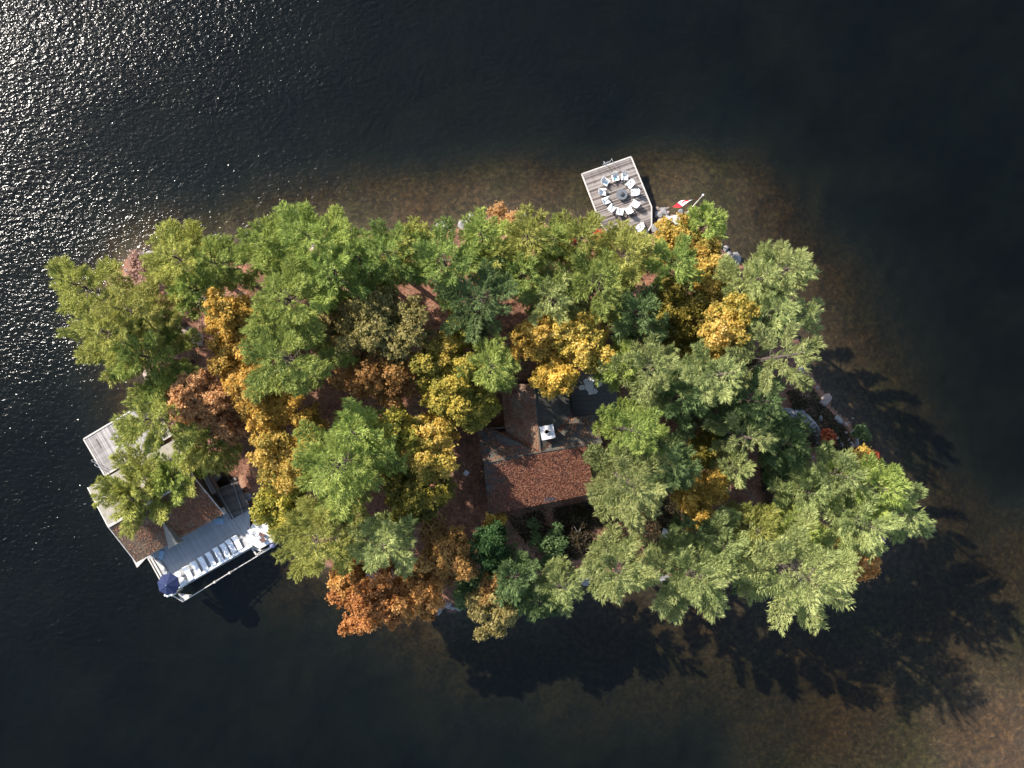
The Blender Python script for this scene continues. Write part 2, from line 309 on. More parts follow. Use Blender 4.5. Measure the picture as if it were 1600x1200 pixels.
def mat_water():
    m, n, o = new_mat('lake_water'); L = n.links.new
    tc = N(n, 'ShaderNodeTexCoord')
    def noise(sc, rot, st, det=3.0, ro=.5, dist=0.0):
        mp = N(n, 'ShaderNodeMapping'); mp.inputs['Rotation'].default_value = (0, 0, rad(rot)); mp.inputs['Scale'].default_value = (st, 1, 1)
        L(tc.outputs['Object'], mp.inputs[0]); x = N(n, 'ShaderNodeTexNoise', i_Scale=sc, i_Detail=det, i_Roughness=ro, i_Distortion=dist); L(mp.outputs[0], x.inputs['Vector']); return x
    def mul(x, k):
        y = N(n, 'ShaderNodeMath', operation='MULTIPLY'); y.inputs[1].default_value = k; L(x, y.inputs[0]); return y.outputs[0]
    def add(a, b):
        y = N(n, 'ShaderNodeMath', operation='ADD'); L(a, y.inputs[0]); L(b, y.inputs[1]); return y.outputs[0]
    h = add(add(mul(noise(1.9, 20, .6, 2.0).outputs[0], WAVE[0]), mul(noise(.42, 75, .5, 2.0).outputs[0], WAVE[1])), mul(noise(4.2, -20, .7, 2.0, .6).outputs[0], WAVE[2]))
    amp = ramp(n, [(.3, (.45,) * 3), (.7, (1.35,) * 3)]); L(noise(.045, 10, .4, 3.0).outputs[0], amp.inputs[0])
    hm = N(n, 'ShaderNodeMath', operation='MULTIPLY'); L(h, hm.inputs[0]); L(amp.outputs[0], hm.inputs[1])
    bp = N(n, 'ShaderNodeBump', i_Strength=1.0, i_Distance=1.0); L(hm.outputs[0], bp.inputs['Height'])
    geo = N(n, 'ShaderNodeNewGeometry'); dp = N(n, 'ShaderNodeVectorMath', operation='DOT_PRODUCT'); L(bp.outputs[0], dp.inputs[0]); L(geo.outputs['Incoming'], dp.inputs[1])
    ab = N(n, 'ShaderNodeMath', operation='ABSOLUTE'); L(dp.outputs['Value'], ab.inputs[0]); om = N(n, 'ShaderNodeMath', operation='SUBTRACT'); om.inputs[0].default_value = 1; L(ab.outputs[0], om.inputs[1])
    pw = N(n, 'ShaderNodeMath', operation='POWER'); pw.inputs[1].default_value = 5; L(om.outputs[0], pw.inputs[0])
    fr = N(n, 'ShaderNodeMath', operation='MULTIPLY_ADD'); fr.inputs[1].default_value = .98; fr.inputs[2].default_value = .02; L(pw.outputs[0], fr.inputs[0])   # Schlick's law for water
    g = N(n, 'ShaderNodeBsdfGlossy'); g.inputs['Roughness'].default_value = WAVE[3]; L(bp.outputs[0], g.inputs['Normal'])
    t = N(n, 'ShaderNodeBsdfTransparent'); mx = N(n, 'ShaderNodeMixShader'); L(fr.outputs[0], mx.inputs[0]); L(t.outputs[0], mx.inputs[1]); L(g.outputs[0], mx.inputs[2])
    L(mx.outputs[0], o.inputs['Surface'])
    va = N(n, 'ShaderNodeVolumeAbsorption'); va.inputs['Color'].default_value = (.42, .45, .34, 1); va.inputs['Density'].default_value = .42
    L(va.outputs[0], o.inputs['Volume']); return m
WAVE = (.155, .095, .052, .15)
make_ground()
wb = MB().box((0, 0, -10), (1700, 1700, 20)); water = wb.build('lake_water', mat_water()); tag(water, kind='structure')

# ------------------------------------------------------------------ shapes of decks
def clip(poly, nx, ny, c):
    out = []
    for i in range(len(poly)):
        a, b = poly[i], poly[(i + 1) % len(poly)]; da = a[0] * nx + a[1] * ny - c; db = b[0] * nx + b[1] * ny - c
        if da <= 0: out.append(a)
        if (da < 0 < db) or (db < 0 < da):
            t = da / (da - db); out.append((a[0] + t * (b[0] - a[0]), a[1] + t * (b[1] - a[1])))
    return out
def planks(parent, pxpoly, z, dpx, width, mat, th=.05, gap=.014, lift=.006, seed=1):
    rr = random.Random(seed)
    poly = [tuple(P(x, y, z)[:2]) for x, y in pxpoly]
    a = P(*dpx[0], z); b = P(*dpx[1], z); d = (b - a); d.normalize(); nx, ny = -d.y, d.x
    cs = [p[0] * nx + p[1] * ny for p in poly]; c = min(cs); k = 0
    while c < max(cs):
        q = clip(clip(poly, nx, ny, c + width - gap), -nx, -ny, -c)
        if len(q) > 2:
            mx = sum(p[0] for p in q) / len(q); my = sum(p[1] for p in q) / len(q); e = rr.uniform(-lift, lift)
            MB().prism([(p[0] - mx, p[1] - my) for p in q], -th, e).build('plank', mat, parent, loc=(mx, my, z)); k += 1
        c += width
    return poly
def beam(a, b, w, h, name, mat, parent, mi=0):
    a = Vector(a); b = Vector(b); d = b - a; m = (a + b) / 2
    return MB().box((0, 0, 0), (d.length, w, h), math.atan2(d.y, d.x)).build(name, mat, parent, loc=m)
def piles(parent, pts, z, r=.13, mat=None):
    for x, y in pts:
        MB().tube([(0, 0, -gap_depth(x, y)), (0, 0, z)], r, 8).build('pile', mat or M['plank_dark'], parent, loc=(x, y, 0))
def gap_depth(x, y): return max(.3, -gz(x, y) + .3)
def inset(poly, k):
    cx = sum(p[0] for p in poly) / len(poly); cy = sum(p[1] for p in poly) / len(poly)
    return [(cx + (p[0] - cx) * k, cy + (p[1] - cy) * k) for p in poly]
def rim(parent, poly, z, w=.14, h=.22, mat=None, skip=()):
    for i in range(len(poly)):
        if i in skip: continue
        a, b = poly[i], poly[(i + 1) % len(poly)]
        beam((a[0], a[1], z), (b[0], b[1], z), w, h, 'fascia', mat or M['trim'], parent)

# ---- round sun dock with chairs on it (north-east)
DZ = .75
dk = empty('dock', 'brown planked dock with clipped corners holding a ring of white chairs', 'dock')
poly = planks(dk, [(909, 272), (986, 245), (1018, 323), (1018, 352), (1002, 378), (962, 375), (939, 351)], DZ, ((908, 271), (987, 243)), .145, M['plank_dock'], lift=.012)
rim(dk, poly, DZ - .06, .16, .2, M['trim'])
piles(dk, inset(poly, .9), DZ - .1)
beam(P(944, 351.5, DZ + .03), P(956, 358, DZ + .03), .12, .03, 'gap_strip', M['charcoal'], dk)
ldr = empty('swim_ladder', 'steel swim ladder on the north edge of the chair dock', 'ladder', P(950, 257, DZ))
a0 = P(944, 258.5, DZ) - P(950, 257, DZ); a1 = P(956, 254.5, DZ) - P(950, 257, DZ); out = Vector((-.35, .94, 0)) * .35
for q in (a0, a1):
    MB().tube([q - out * 1.8, q - out * 1.8 + Vector((0, 0, .8)), q + Vector((0, 0, .95)), q + out + Vector((0, 0, .7)), q + out + Vector((0, 0, -1.4))], .03, 6).build('rail', M['metal'], ldr)
for k in range(4): MB().tube([a0 + out + Vector((0, 0, -.2 - .3 * k)), a1 + out + Vector((0, 0, -.2 - .3 * k))], .025, 6).build('rung', M['metal'], ldr)

def make_chair():
    c = empty('adirondack_chair')
    m = MB()
    for i in range(5): m.box((0, .30 - i * .13, .37 - i * .025), (.60, .126, .025))
    m.build('seat', M['white'], c)
    m = MB(); hs = [.78, .92, .98, .92, .78]
    for i in range(5):
        x = (i - 2) * .125; h = hs[i]; an = (i - 2) * .05
        b0 = Vector((x * .95, -.26, .28)); b1 = Vector((x * 1.35, -.26 - .38 * h, .28 + h * .84)); w = .063
        for s0 in (1,):
            n0 = Vector((0, .025, .01))
            m.add([b0 + Vector((-w * .9, 0, 0)), b0 + Vector((w * .9, 0, 0)), b1 + Vector((w * 1.1, 0, 0)), b1 + Vector((-w * 1.1, 0, 0)),
                   b0 + Vector((-w * .9, 0, 0)) - n0, b0 + Vector((w * .9, 0, 0)) - n0, b1 + Vector((w * 1.1, 0, 0)) - n0, b1 + Vector((-w * 1.1, 0, 0)) - n0],
                  [(0, 1, 2, 3), (7, 6, 5, 4), (0, 4, 5, 1), (2, 6, 7, 3), (1, 5, 6, 2), (0, 3, 7, 4)])
    m.build('backrest', M['white'], c)
    for s in (-1, 1):
        MB().prism([(-.07, -.42), (.07, -.42), (.085, .36), (.03, .44), (-.08, .40)], -.015, .015).build('arm', M['white'], c, loc=(s * .36, 0, .60))
        MB().box((0, 0, .295), (.05, .12, .59)).build('leg', M['white'], c, loc=(s * .32, .33, 0))
        MB().box((0, 0, .28), (.045, .10, .60), rx=.18).build('leg', M['white'], c, loc=(s * .31, -.28, 0))
    return c
chair0 = make_chair()
FIRE = P(971, 305, DZ)
GC = 'white chairs in a ring round the fire table'
cp = [((946.5, 284.5), 'white chair at the upper left of the ring, pale blue towel on its seat'),
      ((961.5, 278), 'white chair topmost left in the ring, light blue cloth on its seat'),
      ((975.8, 276.5), 'white chair at the top right of the ring nearest the dock corner'),
      ((984, 288.5), 'white chair on the upper right side of the ring'),
      ((990.8, 301), 'white chair on the right side of the ring by the east dock edge'),
      ((991.5, 318.5), 'white chair at the lower right of the ring casting a long shadow'),
      ((982, 328), 'white chair at the bottom of the ring, second from the lower right'),
      ((968.8, 330), 'white chair lowest in the ring, nearest the trees'),
      ((956, 325), 'white chair at the lower left of the ring'),
      ((947.5, 313.5), 'white chair on the left side of the ring, third up from the bottom'),
      ((942, 300), 'white chair furthest left in the ring by the west dock edge')]
first = True
for i, ((x, y), lb) in enumerate(cp):
    p = P(x, y, DZ + .5); p.z = DZ + .013; d = FIRE - p; rz = math.atan2(d.y, d.x) - math.pi / 2 + random.Random(i).uniform(-.15, .15)
    if first: o = chair0; o.location = p; o.rotation_euler = (0, 0, rz); first = False
    else: o = copy_tree(chair0, p, rz)
    tag(o, lb, 'chair', GC)
    if i in (0, 1):
        tw = MB().box((0, 0, 0), (.30, .34, .03), .2).build('towel', M['towel_blue']); tag(tw, ('folded light blue towel on the upper left ring chair', 'small light blue towel lying on the topmost ring chair')[i], 'towel')
        tw.location = o.matrix_basis @ Vector((0, .08, .375)); tw.rotation_euler = (0, 0, rz)
o = copy_tree(chair0, P(998.5, 357.5, DZ + .3) - Vector((0, 0, .287)), 2.4); tag(o, 'lone white chair outside the ring at the landward end of the dock', 'chair')
bx = MB().box((0, 0, .2), (.25, .75, .4)).build('storage_bench', M['trim'], loc=P(1004.5, 352, DZ + .02)); bx.rotation_euler = (0, 0, .35); tag(bx, 'small pale wooden bench beside the lone chair on the dock', 'bench')
ft = empty('fire_table', 'round dark grey fire table in the middle of the chair ring', 'fire table', FIRE)
seg = [(math.cos(t), math.sin(t)) for t in [2 * math.pi * k / 24 for k in range(24)]]
MB().tube([(0, 0, 0), (0, 0, .1), (0, 0, .42)], [.45, .38, .36], 16).build('base', M['charcoal'], ft)
MB().tube([(0, 0, .42), (0, 0, .47), (0, 0, .50)], [.62, .74, .72], 24).build('top', M['grey_stone'], ft)
MB().tube([(0, 0, .50), (0, 0, .60), (0, 0, .70)], [.30, .30, .16], 16).build('burner_lid', M['charcoal'], ft)

# ---- flag and pole on a stone slab
pb = P(1069, 338, .55)
fp = empty('flagpole', 'tall white flagpole leaning out over the water beside the stone slab', 'flagpole', pb)
PH = 10.6
MB().tube([(0, 0, 0), (0, 0, PH * .5), (0, 0, PH)], [.085, .07, .05], 8).build('pole', M['white'], fp)
MB().tube([(0, 0, PH), (0, 0, PH + .08), (0, 0, PH + .2), (0, 0, PH + .26)], [.06, .13, .12, .03], 10).build('finial', M['white'], fp)
MB().box((0, 0, .05), (.5, .5, .1)).build('foot', M['concrete'], fp)
# flag: 3.6 x 1.8 m, streaming to the west-south-west
LEAF = [(0, .46), (.09, .30), (.17, .34), (.12, .07), (.26, .20), (.28, .12), (.44, .15), (.39, .02), (.46, -.03), (.22, -.20), (.25, -.28), (.03, -.25), (.03, -.46)]
LEAF = LEAF + [(-x, y) for x, y in LEAF[::-1] if x > 0]
def inpoly(x, y, p):
    r = False
    for i in range(len(p)):
        (ax, ay), (bx, by) = p[i], p[(i + 1) % len(p)]
        if (ay > y) != (by > y) and x < (bx - ax) * (y - ay) / (by - ay) + ax: r = not r
    return r
FL, FH, nu, nv = 3.5, 1.75, 120, 60
fm = MB(); fv = []
for i in range(nu + 1):
    for j in range(nv + 1):
        u = i / nu; v = j / nv; s = u * FL
        sag = -.30 * u * u - .10 * u
        lat = .20 * math.sin(u * 8.0 + v * 1.3) * (.15 + u) + .62 * (v - .5) * min(1, .2 + u * 1.4)
        x = s * .93; yy = lat; zz = (v - 1) * FH * (1 - .25 * u) + sag + .08 * math.sin(u * 7)
        fv.append((x, yy, zz))
ff = []; fi = []
for i in range(nu):
    for j in range(nv):
        a = i * (nv + 1) + j; ff.append((a, a + nv + 1, a + nv + 2, a + 1)); u = (i + .5) / nu; v = (j + .5) / nv
        fi.append(0 if (u < .25 or u > .75) else (0 if inpoly((u - .5) * FL / FH, v - .5, LEAF) else 1))
fm.v = fv; fm.f = ff; fm.m = fi
fl = fm.build('flag', [M['red'], M['flagwhite']], fp, smooth=True, loc=(-.1, 0, PH - .15)); fl.rotation_euler = (0, 0, math.pi + .30)
slab = empty('stone_slab', 'flat pale stone slab at the waterline below the flagpole', 'slab', P(1052, 342, .45))
def poly_local(pts, z, org): return [tuple((P(x, y, z) - org)[:2]) for x, y in pts]
MB().prism(poly_local([(1033, 346), (1040, 339), (1066, 334), (1071, 341), (1063, 350), (1040, 352)], .5, P(1052, 342, .45)), -.8, .1).build('slab', M['concrete'], slab)

# ---- pale dock in the north-west
nd = empty('pale_dock', 'sun bleached grey dock west of the boathouse half under pine boughs', 'dock')
poly = planks(nd, [(131, 686), (235, 624), (268, 680), (164, 743)], .7, ((131, 686), (164, 743)), .15, M['plank_pale'], lift=.008)
rim(nd, poly, .66, .2, .24, M['trim']); piles(nd, inset(poly, .92), .6)
beam(P(150, 686, .72), P(158, 700, .72), .14, .03, 'gap_strip', M['plank_dark'], nd)
cl = empty('cleat_rail', 'bent metal grab rails on the west edge of the pale dock', 'ladder', P(152, 722, .7))
for k in (0, 1):
    o3 = P(151 + k * 5, 721 + k * 7, .7) - P(152, 722, .7); w = Vector((-.86, .5, 0))
    MB().tube([o3 - w * 1.0, o3 - w * 1.0 + Vector((0, 0, .7)), o3 + w * .1 + Vector((0, 0, .9)), o3 + w * .45 + Vector((0, 0, .6)), o3 + w * .45 + Vector((0, 0, -1.2))], .035, 6).build('rail', M['metal'], cl)
for k in range(3): MB().tube([P(151, 721, .4 - .3 * k) - P(152, 722, .7) + w * .45, P(156, 728, .4 - .3 * k) - P(152, 722, .7) + w * .45], .025, 6).build('rung', M['metal'], cl)

# ---- boathouse
bh = empty('boathouse', 'grey boathouse with leaf strewn gabled roof standing over the water', 'boathouse')
EZ, RZ = 3.7, 6.0
A = P(137, 762, EZ); B = P(213, 879, EZ); Cc = P(350, 803, EZ); D = P(274, 686, EZ); Lr = P(169, 823, RZ); Rr = P(303, 746, RZ)
rf = MB().slab([Lr, Rr, D, A][::-1] if ((Rr - Lr).cross(D - Lr)).z < 0 else [Lr, Rr, D, A], .16).build('roof', M['shingle_pale'], bh); tag(rf, 'bare pale north-west roof slope')
rs = MB().slab([Lr, B, Cc, Rr], .16).build('roof', M['shingle_brown'], bh); tag(rs, 'south-east roof slope under fallen leaves')
beam(Lr + Vector((0, 0, .06)), Rr + Vector((0, 0, .06)), .3, .08, 'ridge_cap', M['trim'], bh)
for a, b in ((A, Lr), (Lr, B), (D, Rr), (Rr, Cc)):
    MB().tube([a - Vector((0, 0, .02)), b - Vector((0, 0, .02))], .09, 4).build('barge_board', M['trim'], bh)
ctr = (A + B + Cc + D) / 4
wp = [tuple((ctr + (q - ctr) * .90)[:2]) for q in (A, B, Cc, D)]
for i in range(4):
    a, b = wp[i], wp[(i + 1) % 4]
    if i in (1, 3): beam((a[0], a[1], 2.2), (b[0], b[1], 2.2), .15, 2.9, 'wall', M['wall_dark'], bh)
    else:
        mid = ((a[0] + b[0]) / 2, (a[1] + b[1]) / 2); dx, dy = b[0] - a[0], b[1] - a[1]; l = math.hypot(dx, dy); nx, ny = dy / l * .075, -dx / l * .075
        pts = [(a[0], a[1], .75), (b[0], b[1], .75), (b[0], b[1], 3.6), (mid[0], mid[1], 5.6), (a[0], a[1], 3.6)]
        vs = [(p[0] + nx, p[1] + ny, p[2]) for p in pts] + [(p[0] - nx, p[1] - ny, p[2]) for p in pts]
        MB().add(vs, [(0, 1, 2, 3, 4), (9, 8, 7, 6, 5)] + [(j, j + 5, (j + 1) % 5 + 5, (j + 1) % 5) for j in range(5)]).build('wall', M['wall_dark'], bh)
# sunlit dormer wedge on the south-east slope
n_se = (B - Lr).cross(Cc - Lr).normalized()
def on_se(px, py):
    z = 4.8
    for _ in range(6):
        q = P(px, py, z); z = Lr.z - (n_se.x * (q.x - Lr.x) + n_se.y * (q.y - Lr.y)) / n_se.z
    return P(px, py, z)
ap = on_se(252, 810); w1 = on_se(263.5, 857.5); e1 = on_se(287, 845.5); tp = P(277.5, 849, EZ + 1.25)
up = Vector((0, 0, .03))
MB().add([ap + up, w1 + up, tp, e1 + up, w1 - up * 2, e1 - up * 2], [(0, 1, 2), (0, 2, 3), (1, 4, 5, 3, 2), (0, 4, 1), (0, 3, 5), (0, 5, 4)]).build('gable_dormer', [M['shingle_pale']], bh)
# base platform of the boathouse
bp_ = [tuple(P(x, y, .7)[:2]) for x, y in ((150, 764), (214, 887), (232, 868), (345, 800), (275, 700))]
MB().prism(bp_, .35, .7).build('platform', M['trim'], bh)
for i, (u, side) in enumerate(((.25, 1), (.5, 1), (.75, 1))):
    a = Vector((*wp[1], 0)); b = Vector((*wp[2], 0)); c = a.lerp(b, u); d = (b - a).normalized(); nn = Vector((d.y, -d.x, 0))
    wf = MB().box((0, 0, 0), (1.3, .08, 1.2), math.atan2(d.y, d.x)).build('window', M['white'], bh, loc=c + nn * .1 + Vector((0, 0, 2.35)))
    MB().box((0, 0, 0), (1.1, .03, 1.0), math.atan2(d.y, d.x)).build('pane', M['glass'], wf, loc=nn * .045)

# leaf litter lying on roofs: loose leaves on the real slope
def litter(name, quad, n, mat, parent, seed, dens=None, size=(.07, .15), keep=None, kind='stuff'):
    r = np.random.RandomState(seed); q = [np.array(v) for v in quad]
    u = r.rand(n); v = r.rand(n)
    if dens is not None: m = dens(u, v, r); u, v = u[m], v[m]; n = len(u)
    p = (q[0][None] * ((1 - u) * (1 - v))[:, None] + q[1][None] * (u * (1 - v))[:, None] + q[2][None] * (u * v)[:, None] + q[3][None] * ((1 - u) * v)[:, None])
    nn = np.cross(q[1] - q[0], q[3] - q[0]); nn = nn / np.linalg.norm(nn); nn = nn if nn[2] > 0 else -nn
    if keep is not None: k = keep(p); p = p[k]; n = len(p)
    an = r.rand(n) * 6.283; s = r.uniform(size[0], size[1], n); t1 = (q[1] - q[0]) / np.linalg.norm(q[1] - q[0]); t2 = np.cross(nn, t1)
    d = t1[None] * np.cos(an)[:, None] + t2[None] * np.sin(an)[:, None]; e = -t1[None] * np.sin(an)[:, None] + t2[None] * np.cos(an)[:, None]
    li = r.uniform(.01, .06, (n, 1)) * nn; w = r.uniform(.25, .6, n)
    V = np.stack([p - d * s[:, None] + li, p + e * (s * w)[:, None] + li * 1.5 + .02 * nn, p + d * s[:, None] + li], 1)
    me = np_mesh(name, V.reshape(-1, 3), 3, mat, r.rand(n)); o = bpy.data.objects.new(name, me); COL.objects.link(o)
    if parent: o.parent = parent
    tag(o, kind=kind); return o
def pn(u, v, f, seed): return vnoise(np.asarray(u), np.asarray(v), f, seed) + .5 * vnoise(np.asarray(u), np.asarray(v), f * 2.3, seed + 1)
litter('leaf_litter', [Lr, B, Cc, Rr], 26000, LM['litter_roof'], rs, 5, size=(.05, .12), dens=lambda u, v, r: (np.clip(v * 1.9 - .15, .2, 1.2) * (.75 + pn(u, v, 9, 41)) > r.rand(len(u))) & (u < .985))
# ---- terrace beside the boathouse
TZ = 1.05
tr = empty('terrace', 'long blue-grey planked terrace with a row of white loungers', 'deck')
poly = planks(tr, [(227, 868), (263, 926), (394, 852), (391, 829), (390, 797), (350, 800)], TZ, ((227, 868), (263, 926)), .16, M['plank_deck'], lift=.003, gap=.008)
piles(tr, inset(poly, .93), TZ - .1)
beam(P(268, 923, TZ + .12), P(394, 851.5, TZ + .12), .34, .24, 'edge_curb', M['white'], tr)
beam(P(262, 930, TZ - .45), P(392, 857, TZ - .45), .12, .25, 'fascia', M['trim'], tr)
beam(P(358, 813, TZ + .1), P(390, 796, TZ + .1), .35, .2, 'edge_curb', M['plank_deck'], tr)
for dx, w in ((0, .22), (-4.5, .14)):
    beam(P(237 + dx, 873 + dx * -.1, TZ + .1), P(262 + dx * .9, 917 - dx * .6, TZ + .1), w, .16, 'side_rail', M['trim'], tr)
MB().prism([tuple((P(x, y, TZ + .2) - P(248, 885, TZ))[:2]) for x, y in ((240, 873), (250, 876), (262, 893), (252, 890))], .0, .25).build('side_bench', M['trim'], tr, loc=P(248, 885, TZ))
# paved sunny corner east of the terrace
ec = empty('sunny_landing', 'bright pale planked landing where the terrace meets the shore', 'deck')
poly = planks(ec, [(381, 844), (399, 812), (446, 828), (448, 834), (406, 857), (391, 849)], TZ + .10, ((393, 838), (420, 850)), .16, M['white'], lift=.004)
rim(ec, poly, TZ - .02, .16, .18, M['trim']); piles(ec, inset(poly, .85), TZ - .1)
for a, b in (((392, 854), (401, 867)), ((401, 867), (414, 858)), ((392, 854), (410, 861)), ((404, 866), (442, 843))):
    beam(P(*a, .62), P(*b, .62), .2, .2, 'dock_frame', M['trim'], ec)
MB().prism([tuple(P(x, y, .5)[:2]) for x, y in ((395, 856), (401, 864), (409, 860))], .30, .46).build('corner_notch', M['charcoal'], ec)  # dark plate filling the triangular notch in the dock frame
# slip boom
sb = empty('slip_boom', 'thin white boom enclosing the dark boat slip below the terrace', 'boom')
MB().tube([P(286, 940, .35), P(361, 893.6, .35), P(432, 851, .35)], .07, 6).build('boom_pipe', M['trim'], sb)
MB().prism([tuple(P(x, y, .4)[:2]) for x, y in ((277, 927), (299, 930), (285, 941))], .1, .4).build('corner_dock', M['trim'], sb)
MB().tube([P(266, 928, .9), P(286, 940, .5)], .08, 6).build('strut', M['trim'], sb)
for x, y in ((338, 907.8), (361, 893.6)):
    q = P(x, y, 0); MB().tube([(0, 0, -2), (0, 0, .75)], .16, 8).build('post', M['trim'], sb, loc=q)
for k in range(4):
    q = P(265 + k * 3.4, 926.5 + (k % 2) * 2 - k * .8, 0); b = MB().tube([(0, 0, -2), (0, 0, 1.35), (0, 0, 1.5)], [.17, .17, .10], 8).build('mooring_post', M['white'], loc=q)
    tag(b, 'white capped mooring post clustered under the navy parasol', 'post', 'mooring posts at the terrace corner')

# loungers
def make_lounger():
    c = empty('sun_lounger')
    MB().box((0, .25, .30), (.66, 1.35, .10)).build('cushion', M['cushion'], c)
    MB().add(*[(lambda s: (s.v, s.f))(MB().box((0, -.66, .46), (.66, .62, .10), rx=-.55))][0]).build('backrest', M['cushion'], c)
    m = MB()
    for s in (-1, 1): m.box((s * .30, 0, .22), (.05, 1.9, .06))
    m.box((0, .93, .22), (.56, .05, .06)); m.box((0, -.93, .22), (.56, .05, .06)); m.build('frame', M['white'], c)
    for s in (-1, 1):
        for t in (-1, 1): MB().box((0, 0, .1), (.05, .05, .2)).build('leg', M['white'], c, loc=(s * .30, t * .80, 0))
    return c
LG = 'white sun loungers in a row along the terrace edge'
lps = [((294.2, 895.5), 'first white lounger of the terrace row, closest to the navy parasol'),
       ((306.6, 887.5), 'second white lounger counting from the navy parasol'),
       ((317.8, 880.3), 'third white lounger counting from the navy parasol'),
       ((329.6, 873.2), 'fourth lounger from the navy parasol, mostly in blue shade'),
       ((341.2, 865.8), 'fifth lounger from the navy parasol, fully shaded backrest'),
       ((352, 859.8), 'sixth lounger from the navy parasol, half shaded with sunlit foot'),
       ((361.2, 853), 'second to last white lounger, next to the end of the row'),
       ((370.8, 848), 'last white lounger of the row, closest to the sunny landing')]
a = P(290, 887, TZ); b = P(299, 905, TZ); ld_ = (b - a); lrz = math.atan2(ld_.y, ld_.x) - math.pi / 2
l0 = make_lounger()
for i, ((x, y), lb) in enumerate(lps):
    p = P(x, y, TZ + .3); p.z = TZ + .005
    o = l0 if i == 0 else copy_tree(l0, p, 0)
    o.location = p; o.rotation_euler = (0, 0, lrz + random.Random(i + 9).uniform(-.05, .05)); tag(o, lb, 'sun lounger', LG)
# parasol
pr = empty('parasol', 'large navy octagonal parasol at the terrace corner over the water', 'parasol', P(266.5, 910, TZ) + Vector((.6, .2, 0)))
MB().tube([(0, 0, 0), (0, 0, 2.75)], .035, 8).build('pole', M['white'], pr); MB().tube([(0, 0, 0), (0, 0, .12)], [.32, .28], 16).build('base', M['charcoal'], pr)
cv = MB(); R8 = 1.42
for k in range(8):
    t0 = math.pi / 8 + k * math.pi / 4 + .25; t1 = t0 + math.pi / 4
    a = Vector((R8 * math.cos(t0), R8 * math.sin(t0), 2.1)); b = Vector((R8 * math.cos(t1), R8 * math.sin(t1), 2.1)); tt = Vector((0, 0, 2.85))
    mid = (a + b) / 2 * .985; mid.z = 2.08
    pm = MB().add([a, mid, b, tt, a - Vector((0, 0, .12)), b - Vector((0, 0, .12)), mid - Vector((0, 0, .10))], [(0, 1, 3), (1, 2, 3), (0, 4, 6, 1), (1, 6, 5, 2)]).build('canopy_panel', M['navy'], pr)
    MB().tube([a * .97 - Vector((0, 0, .03)), Vector((0, 0, 2.8))], .015, 4).build('rib', M['white'], pr)
MB().tube([(0, 0, 2.84), (0, 0, 2.95)], [.05, .02], 8).build('finial', M['white'], pr)

def round_table(name, lb, p, r=.45, h=.7, mat='white'):
    t = empty(name, lb, 'table', p)
    MB().tube([(0, 0, h - .04), (0, 0, h)], r, 20).build('table_top', M[mat], t); MB().tube([(0, 0, 0), (0, 0, h - .04)], .04, 8).build('leg', M[mat], t)
    MB().tube([(0, 0, 0), (0, 0, .03)], r * .5, 16).build('base', M[mat], t); return t
round_table('side_table', 'small white oval side table at the upper right of the navy parasol', P(277.5, 897.5, TZ + .6) - Vector((0, 0, .6)), .36, .6)
round_table('side_table', 'small round white table between the navy parasol and the slip', P(283.3, 914.3, TZ + .6) - Vector((0, 0, .6)), .32, .6)
def make_patio_chair(mat='white'):
    c = empty('patio_chair')
    MB().box((0, 0, .44), (.50, .50, .05)).build('seat', M[mat], c)
    m = MB()
    for i in range(4): m.box(((i - 1.5) * .13, -.27, .68), (.09, .03, .46), rx=.15)
    m.box((0, -.31, .90), (.52, .04, .08)); m.build('backrest', M[mat], c)
    for s in (-1, 1):
        MB().box((0, 0, .64), (.05, .48, .04)).build('arm', M[mat], c, loc=(s * .27, 0, 0))
        for t in (-1, 1): MB().box((0, 0, .31), (.04, .04, .62)).build('leg', M[mat], c, loc=(s * .27, t * .22, 0))
    return c
pc0 = make_patio_chair()
pc0.location = P(284.5, 905, TZ + .4) - Vector((0, 0, .395)); pc0.rotation_euler = (0, 0, 1.2); tag(pc0, 'white armchair between the parasol and the first lounger', 'chair')
for (x, y, z, rz, lb) in ((289.5, 910, TZ, -2.2, 'white armchair tucked by the terrace curb next to the parasol'),
                          (391.5, 830.5, TZ, 2.2, 'white armchair on the terrace side of the sunny landing'),
                          (400.5, 834, TZ + .10, -.9, 'white armchair beside the brown stool on the sunny landing'),
                          (729, 738.5, gz(*P(729, 738, 2)[:2]), -.6, 'pale garden chair alone on red leaves west of the cottage'),):
    o = copy_tree(pc0, P(x, y, z + .4) - Vector((0, 0, .39)), rz); tag(o, lb, 'chair')
def small_table(name, lb, cat, p, sz, h, mat, rz):
    t = empty(name, lb, cat, p, rz); MB().box((0, 0, h - .03), (sz[0], sz[1], .06)).build('top', M[mat], t)
    for s in (-1, 1):
        for q in (-1, 1): MB().box((0, 0, (h - .06) / 2), (.05, .05, h - .06)).build('leg', M[mat], t, loc=(s * (sz[0] / 2 - .05), q * (sz[1] / 2 - .05), 0))
small_table('stool', 'dark brown square stool on the sunny landing', 'stool', P(411.8, 843, TZ + .11), (.62, .62), .42, 'brown_wood', .6)
small_table('coffee_table', 'narrow dark slatted table behind the landing armchairs', 'table', P(410.5, 834.5, TZ + .11), (.75, .35), .42, 'brown_wood', -.4)
small_table('low_table', 'low white square table between the landing chairs and the curb', 'table', P(404.5, 839.5, TZ + .11), (.55, .5), .35, 'white', .6)
by = empty('mooring_buoy', 'lilac inflatable buoy hung off the landing edge', 'buoy', P(425.5, 851, .6))
MB().tube([(0, 0, -.42), (0, 0, -.36), (0, 0, -.2), (0, 0, 0), (0, 0, .2), (0, 0, .36), (0, 0, .42)], [.08, .24, .38, .43, .38, .24, .08], 14).build('ball', M['buoy'], by, smooth=True)
MB().tube([(0, 0, .42), (.1, .1, .7)], .02, 5).build('rope', M['trim'], by)
